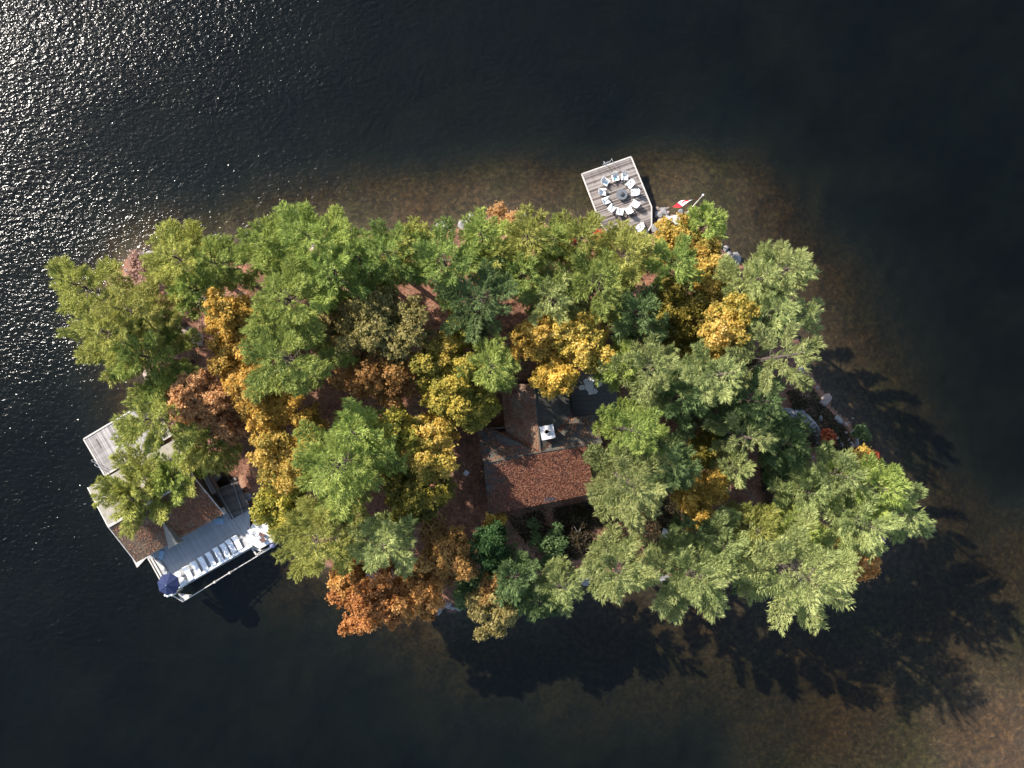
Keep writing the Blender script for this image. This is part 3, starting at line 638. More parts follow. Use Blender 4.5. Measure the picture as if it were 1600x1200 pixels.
fb = MB().box((0, 0, .06), (1.2, .75, .12)).build('folded_mat', M['paint_blue'], loc=P(342.5, 814.5, TZ + .01)); fb.rotation_euler = (0, 0, .05); tag(fb, 'pale blue folded mat on the terrace by the boathouse eave', 'mat')
fb = MB().box((0, 0, .06), (.55, 1.1, .12)).build('folded_mat', M['paint_blue'], loc=P(252.5, 867, TZ + .01)); fb.rotation_euler = (0, 0, -.2); tag(fb, 'pale blue mat at the west end of the terrace beside the boathouse', 'mat')

# shaded boardwalk and bench up-slope of the boathouse
bw = empty('boardwalk', 'dark shaded boardwalk climbing between boathouse and shore', 'boardwalk')
planks(bw, [(333, 765), (372, 752), (392, 795), (362, 812)], 1.30, ((333, 765), (372, 752)), .2, M['plank_dark'])
for a, b in (((338, 763), (366, 812)), ((364, 755), (381, 806))): beam(P(*a, 1.5), P(*b, 1.5), .09, .12, 'hand_rail', M['plank_pale'], bw)
bn = empty('bench', 'plain weathered wooden bench in the shade behind the boathouse', 'bench', P(329.5, 757.5, 1.9), -1.05)
for k in (-1, 0, 1): MB().box((0, k * .2, .45), (2.3, .18, .05)).build('slat', M['plank_pale'], bn)
for k in (-1, 1): MB().box((0, 0, .21), (.1, .5, .42)).build('leg', M['plank_dark'], bn, loc=(k * .9, 0, 0))
MB().box((0, 0, -.5), (2.6, .8, 1.0)).build('plinth', M['plank_dark'], bn)
cr = MB().box((0, 0, .0), (1.0, .75, .5)).build('wooden_crate', M['trim'], loc=P(346, 799.5, TZ + 1.3)); cr.rotation_euler = (0, 0, .52)
tag(cr, 'pale square wooden box top at the boathouse eave corner', 'box')
cr.name = 'eave_box'
leg = MB().box((0, 0, -.8), (.3, .3, 1.15)).build('post', M['trim'], cr)

# ---- cottage
co = empty('cottage', 'brown cottage with T-shaped roof strewn with red leaves mid-island', 'house')
GZ = 2.2; cEz = 6.5; cR = 8.9; nE = 7.0
R1 = P(756, 724, cR); R2 = P(941, 691.5, cR); R2s = P(918.5, 696, cR)
S1 = P(765, 804, cEz); S2 = P(927, 770.5, cEz); N1 = P(746, 665, nE); N2 = P(929, 648, nE)
J = P(845, 706.5, cR); V1 = P(791, 678, nE); V2 = P(893, 652, nE)
def plane_z(a, b, c):
    n_ = (b - a).cross(c - a); return lambda x, y: a.z - (n_.x * (x - a.x) + n_.y * (y - a.y)) / n_.z
south = MB().slab([R1, S1, S2, R2s], .18).build('roof', M['shingle_green'], co); tag(south, 'south slope thick with rusty red leaves')
MB().slab([R1, J, V1, N1], .18).build('roof', M['shingle_green'], co); 
MB().slab([J, R2, N2, V2], .18).build('roof', M['shingle_green'], co)
wr0 = P(836, 596, cR); ww = P(783, 600, nE); we = P(885, 590, nE)
wr = P(835, 600, cR)
west = MB().slab([J + Vector((0, 0, .01)), wr, ww, V1], .18).build('roof', M['shingle_brown'], co)
east = MB().slab([J + Vector((0, 0, .01)), V2, we, wr], .18).build('roof', M['shingle_green'], co)
for a, b in ((R1, J), (J, R2), (J, wr)):
    MB().tube([a + Vector((0, 0, .03)), b + Vector((0, 0, .03))], .10, 6).build('ridge_cap', M['shingle_green'], co)
for a, b in ((S1, S2), (R1, S1), (R2s, S2), (N1, R1), (R2, N2)):
    MB().tube([a - Vector((0, 0, .1)), b - Vector((0, 0, .1))], .07, 4).build('eave_board', M['wall_dark'], co)
def wall(a, b, z1, name='wall'):
    beam((a[0], a[1], (GZ - .6 + z1) / 2), (b[0], b[1], (GZ - .6 + z1) / 2), .16, z1 - GZ + .6, name, M['wall_dark'], co)
ix = lambda a, c, k: a + (c - a) * k
cc = (S1 + S2 + N1 + N2) / 4
s1, s2, n1, n2 = [ix(p, cc, .11) for p in (S1, S2, N1, N2)]
wall(s1, s2, 6.4); wall(n1, ix(n1, n2, .25), 6.9); wall(s1, n1, 6.4); wall(s2, n2, 6.4); wall(ix(n1, n2, .8), n2, 6.9)
wl, wr_ = ix(V1, V2, .08), ix(V1, V2, .92); w3, w4 = ix(ww, we, .08), ix(ww, we, .92)
wall(wl, w3, 6.8); wall(wr_, w4, 6.8); wall(w3, w4, 6.8)
d = (s2 - s1).normalized(); nn = Vector((d.y, -d.x, 0)); ang = math.atan2(d.y, d.x)
for u in (.15, .4, .62, .88):
    wf = MB().box((0, 0, 0), (1.5, .10, 1.3), ang).build('window', M['trim'], co, loc=Vector((s1.x, s1.y, 0)).lerp(Vector((s2.x, s2.y, 0)), u) + nn * .1 + Vector((0, 0, 3.5)))
    MB().box((0, 0, 0), (1.3, .03, 1.1), ang).build('pane', M['glass'], wf, loc=nn * .05)
dr = MB().box((0, 0, 0), (1.0, .08, 2.1), ang).build('door', M['brown_wood'], co, loc=Vector((s1.x, s1.y, 0)).lerp(Vector((s2.x, s2.y, 0)), .5) + nn * .1 + Vector((0, 0, 3.2)))
MB().box((0, 0, 0), (.06, .06, .12), ang).build('handle', M['metal'], dr, loc=d * .4 + nn * .07)
pzS = plane_z(R1, S1, S2)
def on_pl(px, py, pz, z=8):
    for _ in range(6): q = P(px, py, z); z = pz(q.x, q.y)
    return P(px, py, z)
sq = [on_pl(x, y, pzS) + Vector((0, 0, .07)) for x, y in ((851, 778), (849.5, 785.5), (867.5, 782), (868, 775))]
sk = MB().slab(sq, .12).build('skylight', M['charcoal'], co); 
k = [ix(p, sum(sq, Vector()) / 4, .12) + Vector((0, 0, .006)) for p in sq]; MB().slab(k, .01).build('pane', M['glass'], sk)
q = on_pl(864.5, 720, pzS); MB().tube([(0, 0, -.2), (0, 0, .75)], .055, 8).build('vent_pipe', M['charcoal'], co, loc=q)
# chimney
cq = P(855.5, 675.5, 9.9); cq.z = 0; ca = rad(11)
cq.z = 1.8; ch = MB().box((0, 0, 6.4), (1.25, 1.25, 3.0)).build('chimney', M['rock'], co, loc=cq); ch.rotation_euler = (0, 0, ca)
MB().box((0, 0, 8.0), (1.62, 1.62, .2)).build('cap', M['cap'], ch)
MB().tube([(-.08, .08, 8.1), (-.08, .08, 8.34), (-.08, .08, 8.34), (-.08, .08, 8.12)], [.32, .32, .24, .24], 14, cap=False).build('flue', M['concrete'], ch)
MB().tube([(.36, -.12, 8.1), (.36, -.12, 8.28)], .13, 10).build('flue', M['concrete'], ch)
litter('leaf_litter', [R1, S1, S2, R2s], 42000, LM['litter_roof'], south, 7, size=(.05, .11), dens=lambda u, v, r: (np.clip(.9 + .8 * pn(u, v, 8, 51) - np.clip(.3 - v, 0, 1) * 2.4 - np.clip(.05 - np.abs(v - .9), 0, 1) * 0, 0.03, 1) > r.rand(len(u))))  # litter thinned on the west third to paint the tree shadow there
litter('leaf_litter', [J, wr, ww, V1], 9000, LM['litter_roof'], west, 8, lambda u, v, r: (.5 + .9 * pn(u, v, 6, 61) > r.rand(len(u))))
lo = litter('leaf_litter', [J + Vector((0, 0, .1)), V1 + Vector((0, 0, .1)), V1 + Vector((-.4, .45, .15)), J + Vector((-.5, .3, .12))], 2600, LM['litter_roof'], west, 11)
lo = litter('leaf_litter', [J + Vector((0, 0, .1)), V2 + Vector((0, 0, .1)), V2 + Vector((.1, .6, .15)), J + Vector((.1, .3, .12))], 700, LM['litter_roof'], east, 12)
litter('leaf_litter', [R1, N1, V1, J], 5000, LM['litter'], south, 13, lambda u, v, r: (.35 + .9 * pn(u, v, 6, 71) > r.rand(len(u))))
litter('leaf_litter', [R2, N2, V2, J], 3500, LM['litter'], south, 14, lambda u, v, r: (.25 + .9 * pn(u, v, 6, 81) > r.rand(len(u))))
# raised patio north-east of the cottage with the dining set
pt = empty('patio', 'dark round-edged stone patio in shade north-east of the cottage', 'patio')
PZ = 2.75
pc = P(925, 628, PZ); pr_ = [(pc.x + 3.3 * math.cos(t) , pc.y + 3.9 * math.sin(t)) for t in [rad(a) for a in range(-90, 100, 12)]] + [(pc.x - 2.6, pc.y + 3.9), (pc.x - 2.6, pc.y - 3.6)]
MB().prism(pr_, 1.2, PZ - .05).build('base', M['patio'], pt)
k = 0
for i in range(-5, 6):
    for j in range(-6, 7):
        x = pc.x + i * .72 + (.36 if j % 2 else 0); y = pc.y + j * .62
        if all(inpoly(x + a, y + b, pr_) for a in (-.36, .36) for b in (-.31, .31)):
            MB().box((0, 0, 0), (.69, .59, .06)).build('paving_stone', M['patio'], pt, loc=(x, y, PZ - .02 + random.Random(i * 20 + j).uniform(-.008, .008)))
tb = P(920.5, 604, PZ + .6); tb.z = PZ + .012
round_table('dining_table', 'round pale dining table in the shaded patio set', tb, .58, .72)
for i, (dx, dy) in enumerate(((-5, -7.5), (4, -9), (15, -3.5), (8.5, 7), (2, 8.5), (-10.5, 1.5))):
    p = P(920.5 + dx, 604 + dy, PZ + .5); p.z = PZ + .012; dd = tb - p
    o = copy_tree(pc0, p, math.atan2(dd.y, dd.x) - math.pi / 2)
    tag(o, ('white patio chair at the upper left of the dining table', 'white patio chair at the top of the dining table', 'white patio chair set back to the right of the dining table',
            'white patio chair at the lower right of the dining table', 'white patio chair below the dining table nearest the cottage', 'white patio chair on the left of the dining table')[i], 'chair', 'patio chairs round the dining table')
lb_ = empty('garden_table', 'pale square garden table alone on shaded lawn south-east of the cottage', 'table', (0, 0, 0))
q = P(1040.5, 833.5, 2.4); g = gz(q.x, q.y); lb_.location = (q.x, q.y, g)
MB().box((0, 0, .6), (.85, 1.05, .05)).build('top', M['concrete'], lb_, ); lb_.rotation_euler = (0, 0, -.3)
for s in (-1, 1):
    for t in (-1, 1): MB().box((0, 0, .25), (.06, .06, .66)).build('leg', M['concrete'], lb_, loc=(s * .36, t * .45, 0))
a = P(1162, 764, 3.2); b = P(1192, 794, 2.6); fpole = MB().tube([a - (a + b) / 2, b - (a + b) / 2], [.05, .035], 6).build('bare_pole', M['bark_grey'], loc=(a + b) / 2)
tag(fpole, 'thin bleached dead pole leaning in the eastern clearing', 'dead branch')

# ------------------------------------------------------------------ rocks
def rock_mesh(seed, mat, flatk=.6):
    import bmesh
    bm = bmesh.new(); bmesh.ops.create_icosphere(bm, subdivisions=2, radius=1); r = random.Random(seed)
    pl = [(Vector((r.gauss(0, 1), r.gauss(0, 1), r.gauss(0, 1))).normalized(), r.uniform(.55, .85)) for _ in range(9)]
    for v in bm.verts:
        for n_, d_ in pl:
            e = v.co.dot(n_) - d_
            if e > 0: v.co -= n_ * e * .9
        v.co.z *= flatk; v.co += Vector((r.uniform(-.03, .03),) * 3)
    me = bpy.data.meshes.new('rock'); bm.to_mesh(me); bm.free(); me.materials.append(mat); return me
RM = [rock_mesh(i, M['rock'] if i % 3 else M['rock_pink']) for i in range(6)]
rr = random.Random(44)
def rock(px, py, r_, lb, gp=None, z=None, mi=None):
    q = P(px, py, .3); h = gz(q.x, q.y) if z is None else z
    o = bpy.data.objects.new('rock', RM[rr.randrange(6) if mi is None else mi]); COL.objects.link(o); o.location = (q.x, q.y, h + r_ * .12)
    o.scale = (r_ * rr.uniform(.8, 1.3), r_ * rr.uniform(.7, 1.1), r_); o.rotation_euler = (rr.uniform(-.2, .2), rr.uniform(-.2, .2), rr.uniform(0, 6)); tag(o, lb, 'rock', gp)
for n_, cx, cy, sx_, sy_, lb, gp in (
        (22, 1035, 332, 13, 9, 'small pale rock in the shallows between dock and flagpole', 'rocks between the dock and the flagpole'),
        (16, 1145, 400, 17, 11, 'small wet rock on the shaded shore below the yellow maple', 'rocks on the north-east shore'),
        (26, 1315, 690, 42, 30, 'small rock on the shaded eastern shore', 'rocks on the east shore'),
        (14, 345, 408, 60, 8, 'small rock at the sunlit north-west waterline', 'rocks on the north-west shore'),
        (10, 700, 948, 22, 8, 'small rock at the waterline by the orange maple', 'rocks on the south shore'),
        (12, 820, 915, 30, 12, 'pale stone among the shaded southern undergrowth', 'stones on the south bank')):
    for _ in range(n_): rock(cx + rr.gauss(0, sx_ * .55), cy + rr.gauss(0, sy_ * .55), rr.uniform(.2, .5), lb, gp)
rock(684, 948, 1.2, 'large blue-grey boulder at the waterline right of the orange maple', mi=1)
rock(1190, 405, .6, 'single round rock standing in the north-eastern shallows', mi=2)
rock(1005, 365, .8, 'grey boulder at the landward corner of the chair dock', mi=4)
rock(272, 398, .9, 'sunlit pinkish boulder beside the bare shrub', mi=3)
for (x, y, w, h, rz, lb) in ((1262, 660, 2.6, 1.2, -.8, 'smooth blue-grey bedrock outcrop on the east shore, upper one'), (1274, 683, 2.0, 1.1, -1.0, 'long grey bedrock outcrop on the east shore, lower one'),
                         (1238, 646, 2.2, 1.0, -.2, 'broad shaded bedrock hump below the star-shaped pine'), (310, 468, 2.6, 1.5, -.5, 'pale pink sunlit bedrock beneath the north-western pines'),
                         (296, 520, 3.0, 1.2, -.6, 'bare pinkish bedrock strip crossed by pine trunks')):
    o = bpy.data.objects.new('bedrock', RM[3 if y < 600 else 1]); COL.objects.link(o); q = P(x, y, 1); o.location = (q.x, q.y, gz(q.x, q.y) - .1); o.scale = (w, h, .7); o.rotation_euler = (0, 0, rz); tag(o, lb, 'rock')

n_s = len(SHORE)
for i in range(n_s):
    a, b = SHORE[i], SHORE[(i + 1) % n_s]; l = math.hypot(b[0] - a[0], b[1] - a[1]); cx, cy = (a[0] + b[0]) / 2, (a[1] + b[1]) / 2
    side = ('north-west' if cx < 560 else 'north' if cx < 900 else 'north-east') if cy < 560 and cx < 1240 else ('east' if cx > 1180 else ('south' if cx > 460 else 'west'))
    for _ in range(int(l / 20)):
        t = rr.random(); rock(a[0] + (b[0] - a[0]) * t + rr.gauss(0, 4), a[1] + (b[1] - a[1]) * t + rr.gauss(0, 4), rr.choice((.25, .35, .5, .7)) * rr.uniform(.8, 1.3),
            'waterline rock in the irregular rim of stones along the %s shore' % side, 'rim rocks of the %s shore' % side)
# ------------------------------------------------------------------ trees
def orth(d):
    a = np.where(np.abs(d[:, 2:3]) < .9, np.array([[0, 0, 1.]]), np.array([[1., 0, 0]])); u = np.cross(d, a); return u / np.linalg.norm(u, axis=1, keepdims=True)
def tris_to_obj(name, V, k, mat, tone, parent):
    o = bpy.data.objects.new(name, np_mesh(name, V, k, mat, tone)); COL.objects.link(o); o.parent = parent; return o
def trunk_parts(T, r, H, lean, limbs, mat, r0):
    m = MB(); n = 7; pts = []; rs = []
    wob = [(r.uniform(-.15, .15), r.uniform(-.15, .15)) for _ in range(n + 1)]
    for i in range(n + 1):
        t = i / n; pts.append((lean[0] * t ** 1.3 + wob[i][0] * t, lean[1] * t ** 1.3 + wob[i][1] * t, -.4 + (H + .4) * t)); rs.append(r0 * (1.25 if i == 0 else 1) * (1 - t) ** .8 + .03)
    m.tube(pts, rs, 8).build('trunk', mat, T, smooth=True)
    m = MB()
    for a, b, c, ra in limbs: m.tube([a, b, c], [ra, ra * .7, ra * .25], 4, cap=False)
    if limbs: m.build('branches', mat, T)
def axis_at(lean, H, t): t = np.asarray(t); return np.stack([lean[0] * t ** 1.3, lean[1] * t ** 1.3, H * t], -1)

def pine(px, py, rpx, H, mat, label, seed, nb=38, star=.3, lean=(0, 0), gp=None, n_per=17, low=.32, HS=1.15):
    r = np.random.RandomState(seed); rr = random.Random(seed)
    H = H * HS; c = P(px, py, 2 + .74 * H); k = CAM_H / (CAM_H - 2 - .74 * H); R = rpx / 12.04 / k * 1.04
    bx, by = c.x - lean[0] * .7, c.y - lean[1] * .7; g = max(gz(bx, by), -1.5)
    T = empty('pine_tree', label, 'pine tree', (bx, by, g), 0, gp)
    limbs = []; CP = []; CD = []; CT = []
    for i in range(nb):
        t = low + (.985 - low) * ((i + r.rand()) / nb) ** .92
        az = i * 2.39996 + r.uniform(-.35, .35)
        prof = np.interp(t, [low, .42, .55, .7, .85, .95, 1], [.60, .95, 1.0, .84, .58, .30, .10])
        L = R * prof * r.uniform(.66 - .2 * star, 1.18 + .1 * star)
        el = np.interp(t, [low, .6, .85, 1], [.02, .18, .55, 1.2]) + r.uniform(-.1, .1)
        o0 = axis_at(lean, H, t); hd = np.array([math.cos(az), math.sin(az), 0])
        d = hd * math.cos(el) + np.array([0, 0, math.sin(el)])
        curve = lambda s: o0 + d * L * s + np.array([0, 0, 1]) * (.10 * L * s * s - .12 * L * s * (1 - s))
        limbs.append((o0, curve(.5), curve(.95), .035 + .02 * L / 3))
        side = np.array([-math.sin(az), math.cos(az), 0])
        ns = max(3, int(L / .34)); tn = r.rand()
        for s in np.linspace(.34 if t < .85 else .05, 1, ns):
            p = curve(s); CP.append(p); CD.append(d); CT.append(tn)
            wl_ = (.30 - .10 * star) * L * (1 - abs(s - .62) * 1.3) * r.uniform(.7, 1.2)
            for sg in (-1, 1):
                td = d * .62 + side * sg * .78 + np.array([0, 0, .10]); td /= np.linalg.norm(td); m_ = int(wl_ / .38)
                for q in range(1, m_ + 1):
                    CP.append(p + td * q * .38 + r.normal(0, .05, 3)); CD.append(td); CT.append(tn)
    CP = np.array(CP); CD = np.array(CD); CT = np.array(CT); n = len(CP)
    if n * n_per > 30000: n_per = int(30000 / n)
    P0 = np.repeat(CP, n_per, 0) + r.normal(0, .09, (n * n_per, 3)); D0 = np.repeat(CD, n_per, 0) * .95 + np.array([0, 0, .24]) + r.normal(0, .33, (n * n_per, 3))
    D0 /= np.linalg.norm(D0, axis=1, keepdims=True); ln = r.uniform(.30, .58, (len(P0), 1)); u = orth(D0); w_ = np.cross(D0, u); th = r.rand(len(P0), 1) * 6.283
    sd = (u * np.cos(th) + w_ * np.sin(th)) * r.uniform(.035, .065, (len(P0), 1))
    V = np.stack([P0 - sd, P0 + sd, P0 + D0 * ln], 1)
    tone = np.clip(.28 + .30 * np.repeat(CT, n_per) + .34 * r.rand(len(P0)) + .12 * np.repeat(r.rand(n), n_per), 0, 1)
    tris_to_obj('crown', V.reshape(-1, 3), 3, LM[mat], tone, T)
    trunk_parts(T, rr, H, lean, limbs, M['bark'], .10 + H * .012)
    return T

def broadleaf(px, py, rpx, H, mat, label, seed, lobes=54, dens=1.0, flat_=.34, leaf=(.115, .205), lean=(0, 0), cat='maple tree', name='maple_tree', gp=None, bare=0.0, zc=.68):
    r = np.random.RandomState(seed); rr = random.Random(seed)
    c = P(px, py, 2 + zc * H); k = CAM_H / (CAM_H - 2 - zc * H); R = rpx / 12.04 / k
    bx, by = c.x - lean[0] * .7, c.y - lean[1] * .7; g = max(gz(bx, by), -.6)
    T = empty(name, label, cat, (bx, by, g), 0, gp)
    RZ_ = H * flat_; cen = np.array([lean[0] * .7, lean[1] * .7, H * zc])
    LP = []; LR = []; limbs = []
    for i in range(lobes):
        v = r.normal(0, 1, 3); v[2] = abs(v[2]) * .9 - .25; v /= np.linalg.norm(v); f = r.uniform(.35, .86) if i % 4 else r.uniform(.2, .5)
        an = math.atan2(v[1], v[0]); f *= 1 + .16 * math.sin(an * 2 + seed) + .12 * math.sin(an * 3 + seed * 2.1)
        LP.append(cen + v * f * np.array([R, R, RZ_])); LR.append(R * r.uniform(.12, .235) + .2)
    LP = np.array(LP); LR = np.array(LR)
    for i in range(0, lobes, 2):
        s_ = np.array([lean[0] * .3, lean[1] * .3, H * r.uniform(.3, .5)]); limbs.append((s_, (s_ + LP[i]) / 2 + np.array([0, 0, .3]), LP[i], .05 + .012 * R))
    PP = []; NN = []; TT = []
    for i in range(lobes):
        # every lobe is made of small leaf sprays
        ns = int(16 * (LR[i] / .9) ** 2 * dens) + 6
        u = r.normal(0, 1, (ns, 3)); u[:, 2] = u[:, 2] * .8 + .25; u /= np.linalg.norm(u, axis=1, keepdims=True)
        sp = LP[i] + u * LR[i] * r.uniform(.45, 1.05, (ns, 1)) * np.array([1, 1, .75]); nl = 17; lt = r.rand()
        q = np.repeat(sp, nl, 0) + r.normal(0, .17, (ns * nl, 3)) * np.array([1, 1, .6]); PP.append(q)
        NN.append(np.repeat(u, nl, 0) * .6 + np.array([0, 0, .6]) + r.normal(0, .55, (ns * nl, 3)))
        TT.append(.35 * lt + .3 * np.repeat(r.rand(ns), nl) + .35 * r.rand(ns * nl))
    PP = np.concatenate(PP); NN = np.concatenate(NN); TT = np.concatenate(TT)
    if bare: m_ = r.rand(len(PP)) > bare; PP, NN, TT = PP[m_], NN[m_], TT[m_]
    NN /= np.linalg.norm(NN, axis=1, keepdims=True); u = orth(NN); w_ = np.cross(NN, u); th = r.rand(len(PP), 1) * 6.283
    a = u * np.cos(th) + w_ * np.sin(th); b = -u * np.sin(th) + w_ * np.cos(th); s_ = r.uniform(leaf[0], leaf[1], (len(PP), 1))
    V = np.stack([PP - a * s_, PP + b * s_ * .62 + NN * s_ * .12, PP + a * s_, PP - b * s_ * .62 + NN * s_ * .12], 1)
    tris_to_obj('crown', V.reshape(-1, 3), 4, LM[mat], np.clip(TT, 0, 1), T)
    trunk_parts(T, rr, H * .85, lean, limbs, M['bark_grey'], .08 + H * .013)
    return T

PINES = [
 # x, y, r, H, colour, label, opts
 (114, 444, 52, 14, 'olive', 'yellow-green pine reaching farthest out at the western tip over the water', {}),
 (205, 486, 62, 17, 'olive', 'olive pine second in from the western tip above the pink shrub trunk gap', {}),
 (168, 520, 66, 18, 'olive', 'drooping olive pine on the west shore whose boughs hang over glittering water', {}),
 (226, 556, 68, 17, 'pine', 'dark green pine on the west shore above the pale dock', {'HS': 1.0}),
 (276, 403, 58, 15, 'olive', 'feathery pale olive pine on the north-west shore right of the pink shrub', {}),
 (334, 410, 52, 14, 'pine', 'small soft green pine on the north-west shore beside the brown shallows', {}),
 (300, 452, 42, 12, 'pine', 'low pine over bare bedrock with its dark trunk showing', {}),
 (484, 372, 76, 19, 'bright', 'big bright green pine poking farthest north into the brown shallows', {}),
 (425, 384, 58, 16, 'bright', 'bright pine just left of the big northernmost pine', {}),
 (446, 466, 76, 18, 'pine', 'large green pine right of the upper yellow maple in the west', {}),
 (446, 560, 76, 20, 'pine', 'large green pine right of the lower yellow maple in the west', {}),
 (520, 430, 62, 18, 'pine', 'blue-green pine north of the big tan oak', {}),
 (560, 405, 48, 16, 'pine', 'green pine on the north side between the northernmost pine and the fan pine', {}),
 (604, 398, 58, 17, 'pine', 'green pine above the tan oak facing the brown shallows', {}),
 (640, 385, 44, 15, 'olive', 'slim light pine on the north shore left of the shaded-heart pine', {}),
 (690, 405, 62, 18, 'pine', 'broad pine with a shaded heart midway along the north shore', {}),
 (752, 365, 44, 14, 'pine', 'pale green pine left of the peach coloured shrub on the north shore', {}),
 (780, 400, 42, 13, 'olive', 'pale yellow-green pine directly below the peach coloured shrub', {}),
 (824, 368, 44, 15, 'olive', 'light pine right of the peach coloured shrub', {}),
 (818, 428, 44, 14, 'pine', 'soft green pine in the second row south of the peach shrub', {}),
 (865, 372, 36, 13, 'pine', 'narrow pine left of the red sumac near the dock', {}),
 (908, 370, 44, 14, 'olive', 'light green pine touching the west side of the chair dock', {}),
 (750, 466, 62, 17, 'dark', 'dark star-shaped spruce-like pine in the middle of the island north', {'star': 1, 'nb': 34}),
 (862, 466, 48, 15, 'silver', 'grey-green pine right of the dark star-shaped one', {}),
 (934, 440, 60, 17, 'pine', 'wide green pine south of the chair dock', {}),
 (980, 396, 54, 16, 'olive', 'rounded green pine just south of the lone chair on the dock', {}),
 (1058, 410, 44, 15, 'pine', 'green pine enclosed by the yellow maple below the stone slab', {}),
 (1103, 350, 34, 9, 'bright', 'small bright pine growing right at the foot of the flagpole', {}),
 (1182, 436, 46, 15, 'silver', 'left one of the two silvery pines at the north-east corner', {'HS': 1.4}),
 (1228, 420, 48, 16, 'silver', 'right one of the two silvery pines at the north-east corner', {'HS': 1.4}),
 (1206, 486, 44, 15, 'silver', 'silvery pine above the star-shaped pine on the east shore', {'HS': 1.4, 'low': .14, 'nb': 50}),
 (1254, 492, 38, 13, 'silver', 'small silvery pine farthest out on the upper east shore', {'HS': 1.4}),
 (1222, 558, 60, 22, 'silver', 'bright star-shaped pine with long spread boughs on the east shore', {'star': 1, 'nb': 36, 'HS': 1.3, 'low': .14}),
 (1122, 586, 52, 20, 'silver', 'green pine left of the bright star-shaped east shore pine', {'HS': 1.4, 'low': .14, 'nb': 50}),
 (1014, 572, 58, 18, 'silver', 'tall light pine north-east of the patio dining set', {}),
 (972, 570, 36, 14, 'bright', 'light pine bough mass just above the patio dining chairs', {}),
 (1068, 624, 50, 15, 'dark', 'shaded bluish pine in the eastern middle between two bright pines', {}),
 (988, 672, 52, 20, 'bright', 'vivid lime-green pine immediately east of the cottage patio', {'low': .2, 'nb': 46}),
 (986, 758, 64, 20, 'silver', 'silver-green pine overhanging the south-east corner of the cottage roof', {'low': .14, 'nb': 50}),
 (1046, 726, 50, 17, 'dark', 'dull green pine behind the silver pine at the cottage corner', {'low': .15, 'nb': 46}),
 (1166, 684, 46, 18, 'silver', 'sharp star-shaped pine standing alone in the dark eastern clearing', {'star': 1.3, 'nb': 26}),
 (1148, 732, 34, 13, 'silver', 'small silvery pine right below the lone star-shaped pine', {}),
 (1310, 742, 50, 16, 'silver', 'silvery pine at the upper left of the south-eastern grove', {}),
 (1368, 762, 52, 17, 'bright', 'bright green pine along the upper edge of the south-eastern grove', {}),
 (1412, 806, 50, 17, 'silver', 'easternmost silvery pine hanging over the dark water', {}),
 (1346, 818, 60, 18, 'silver', 'broad silver pine in the middle of the south-eastern grove', {}),
 (1262, 770, 38, 14, 'silver', 'small pine at the west edge of the south-eastern grove', {}),
 (1252, 828, 40, 14, 'bright', 'small light pine between the big silver pine and the south-eastern grove', {}),
 (1252, 900, 84, 21, 'silver', 'largest silver pine on the south shore with long drooping boughs', {'nb': 60}),
 (1090, 900, 70, 19, 'silver', 'big silver pine on the south shore, third from the east end', {'nb': 52}),
 (1128, 852, 46, 16, 'silver', 'pale pine directly behind the third silver pine of the south shore', {}),
 (1182, 828, 42, 14, 'olive', 'yellow-green pine in the gap north of the largest silver pine', {}),
 (1086, 832, 34, 13, 'dark', 'dark green pine right of the garden table', {}),
 (1186, 892, 40, 13, 'dark', 'shaded pine squeezed between the two biggest south shore pines', {}),
 (966, 894, 60, 17, 'silver', 'bushy silver-green pine on the south shore below the cottage lawn', {}),
 (882, 922, 38, 12, 'silver', 'smallest pale pine on the south shore, alone to the west', {}),
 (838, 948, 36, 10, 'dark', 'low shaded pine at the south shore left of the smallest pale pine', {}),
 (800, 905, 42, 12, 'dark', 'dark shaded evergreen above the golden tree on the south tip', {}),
 (530, 726, 76, 20, 'bright', 'great fresh green pine in the middle of the western yellow maples', {'nb': 58}),
 (556, 676, 46, 18, 'bright', 'bright pine crown joined to the top of the great fresh green pine', {}),
 (494, 842, 66, 18, 'olive', 'spreading pine over the south-west water right of the terrace', {}),
 (598, 852, 52, 16, 'silver', 'pale pine growing out of the top of the orange maple', {}),
 (763, 572, 44, 16, 'pine', 'small round green pine between the yellow maples north-west of the cottage', {}),
 (236, 655, 64, 16, 'olive', 'soft pine spreading over the pale dock', {'lean': (-1.5, 0)}),
 (326, 698, 48, 9, 'olive', 'light green pine behind the boathouse beside the orange shrubs', {'HS': 1.0, 'low': .45}),
 (204, 770, 68, 9.5, 'olive', 'pine whose boughs lie across the pale boathouse roof', {'lean': (-5.5, -.5), 'low': .6, 'HS': .95}),
 (260, 746, 42, 8, 'bright', 'pine dangling its boughs over the red-leaved boathouse roof', {'lean': (-2.5, .3), 'low': .6, 'HS': .95}),
 (262, 614, 44, 13, 'pine', 'green pine between the dark west shore pine and the orange shrubs', {'HS': 1.0}),
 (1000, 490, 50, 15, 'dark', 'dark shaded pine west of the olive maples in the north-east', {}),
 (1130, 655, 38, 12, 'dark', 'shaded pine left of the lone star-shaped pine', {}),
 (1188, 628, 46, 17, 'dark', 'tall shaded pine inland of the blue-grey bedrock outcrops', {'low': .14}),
 (1230, 690, 44, 11, 'dark', 'low shaded pine beside the grey bedrock outcrops', {}),
]
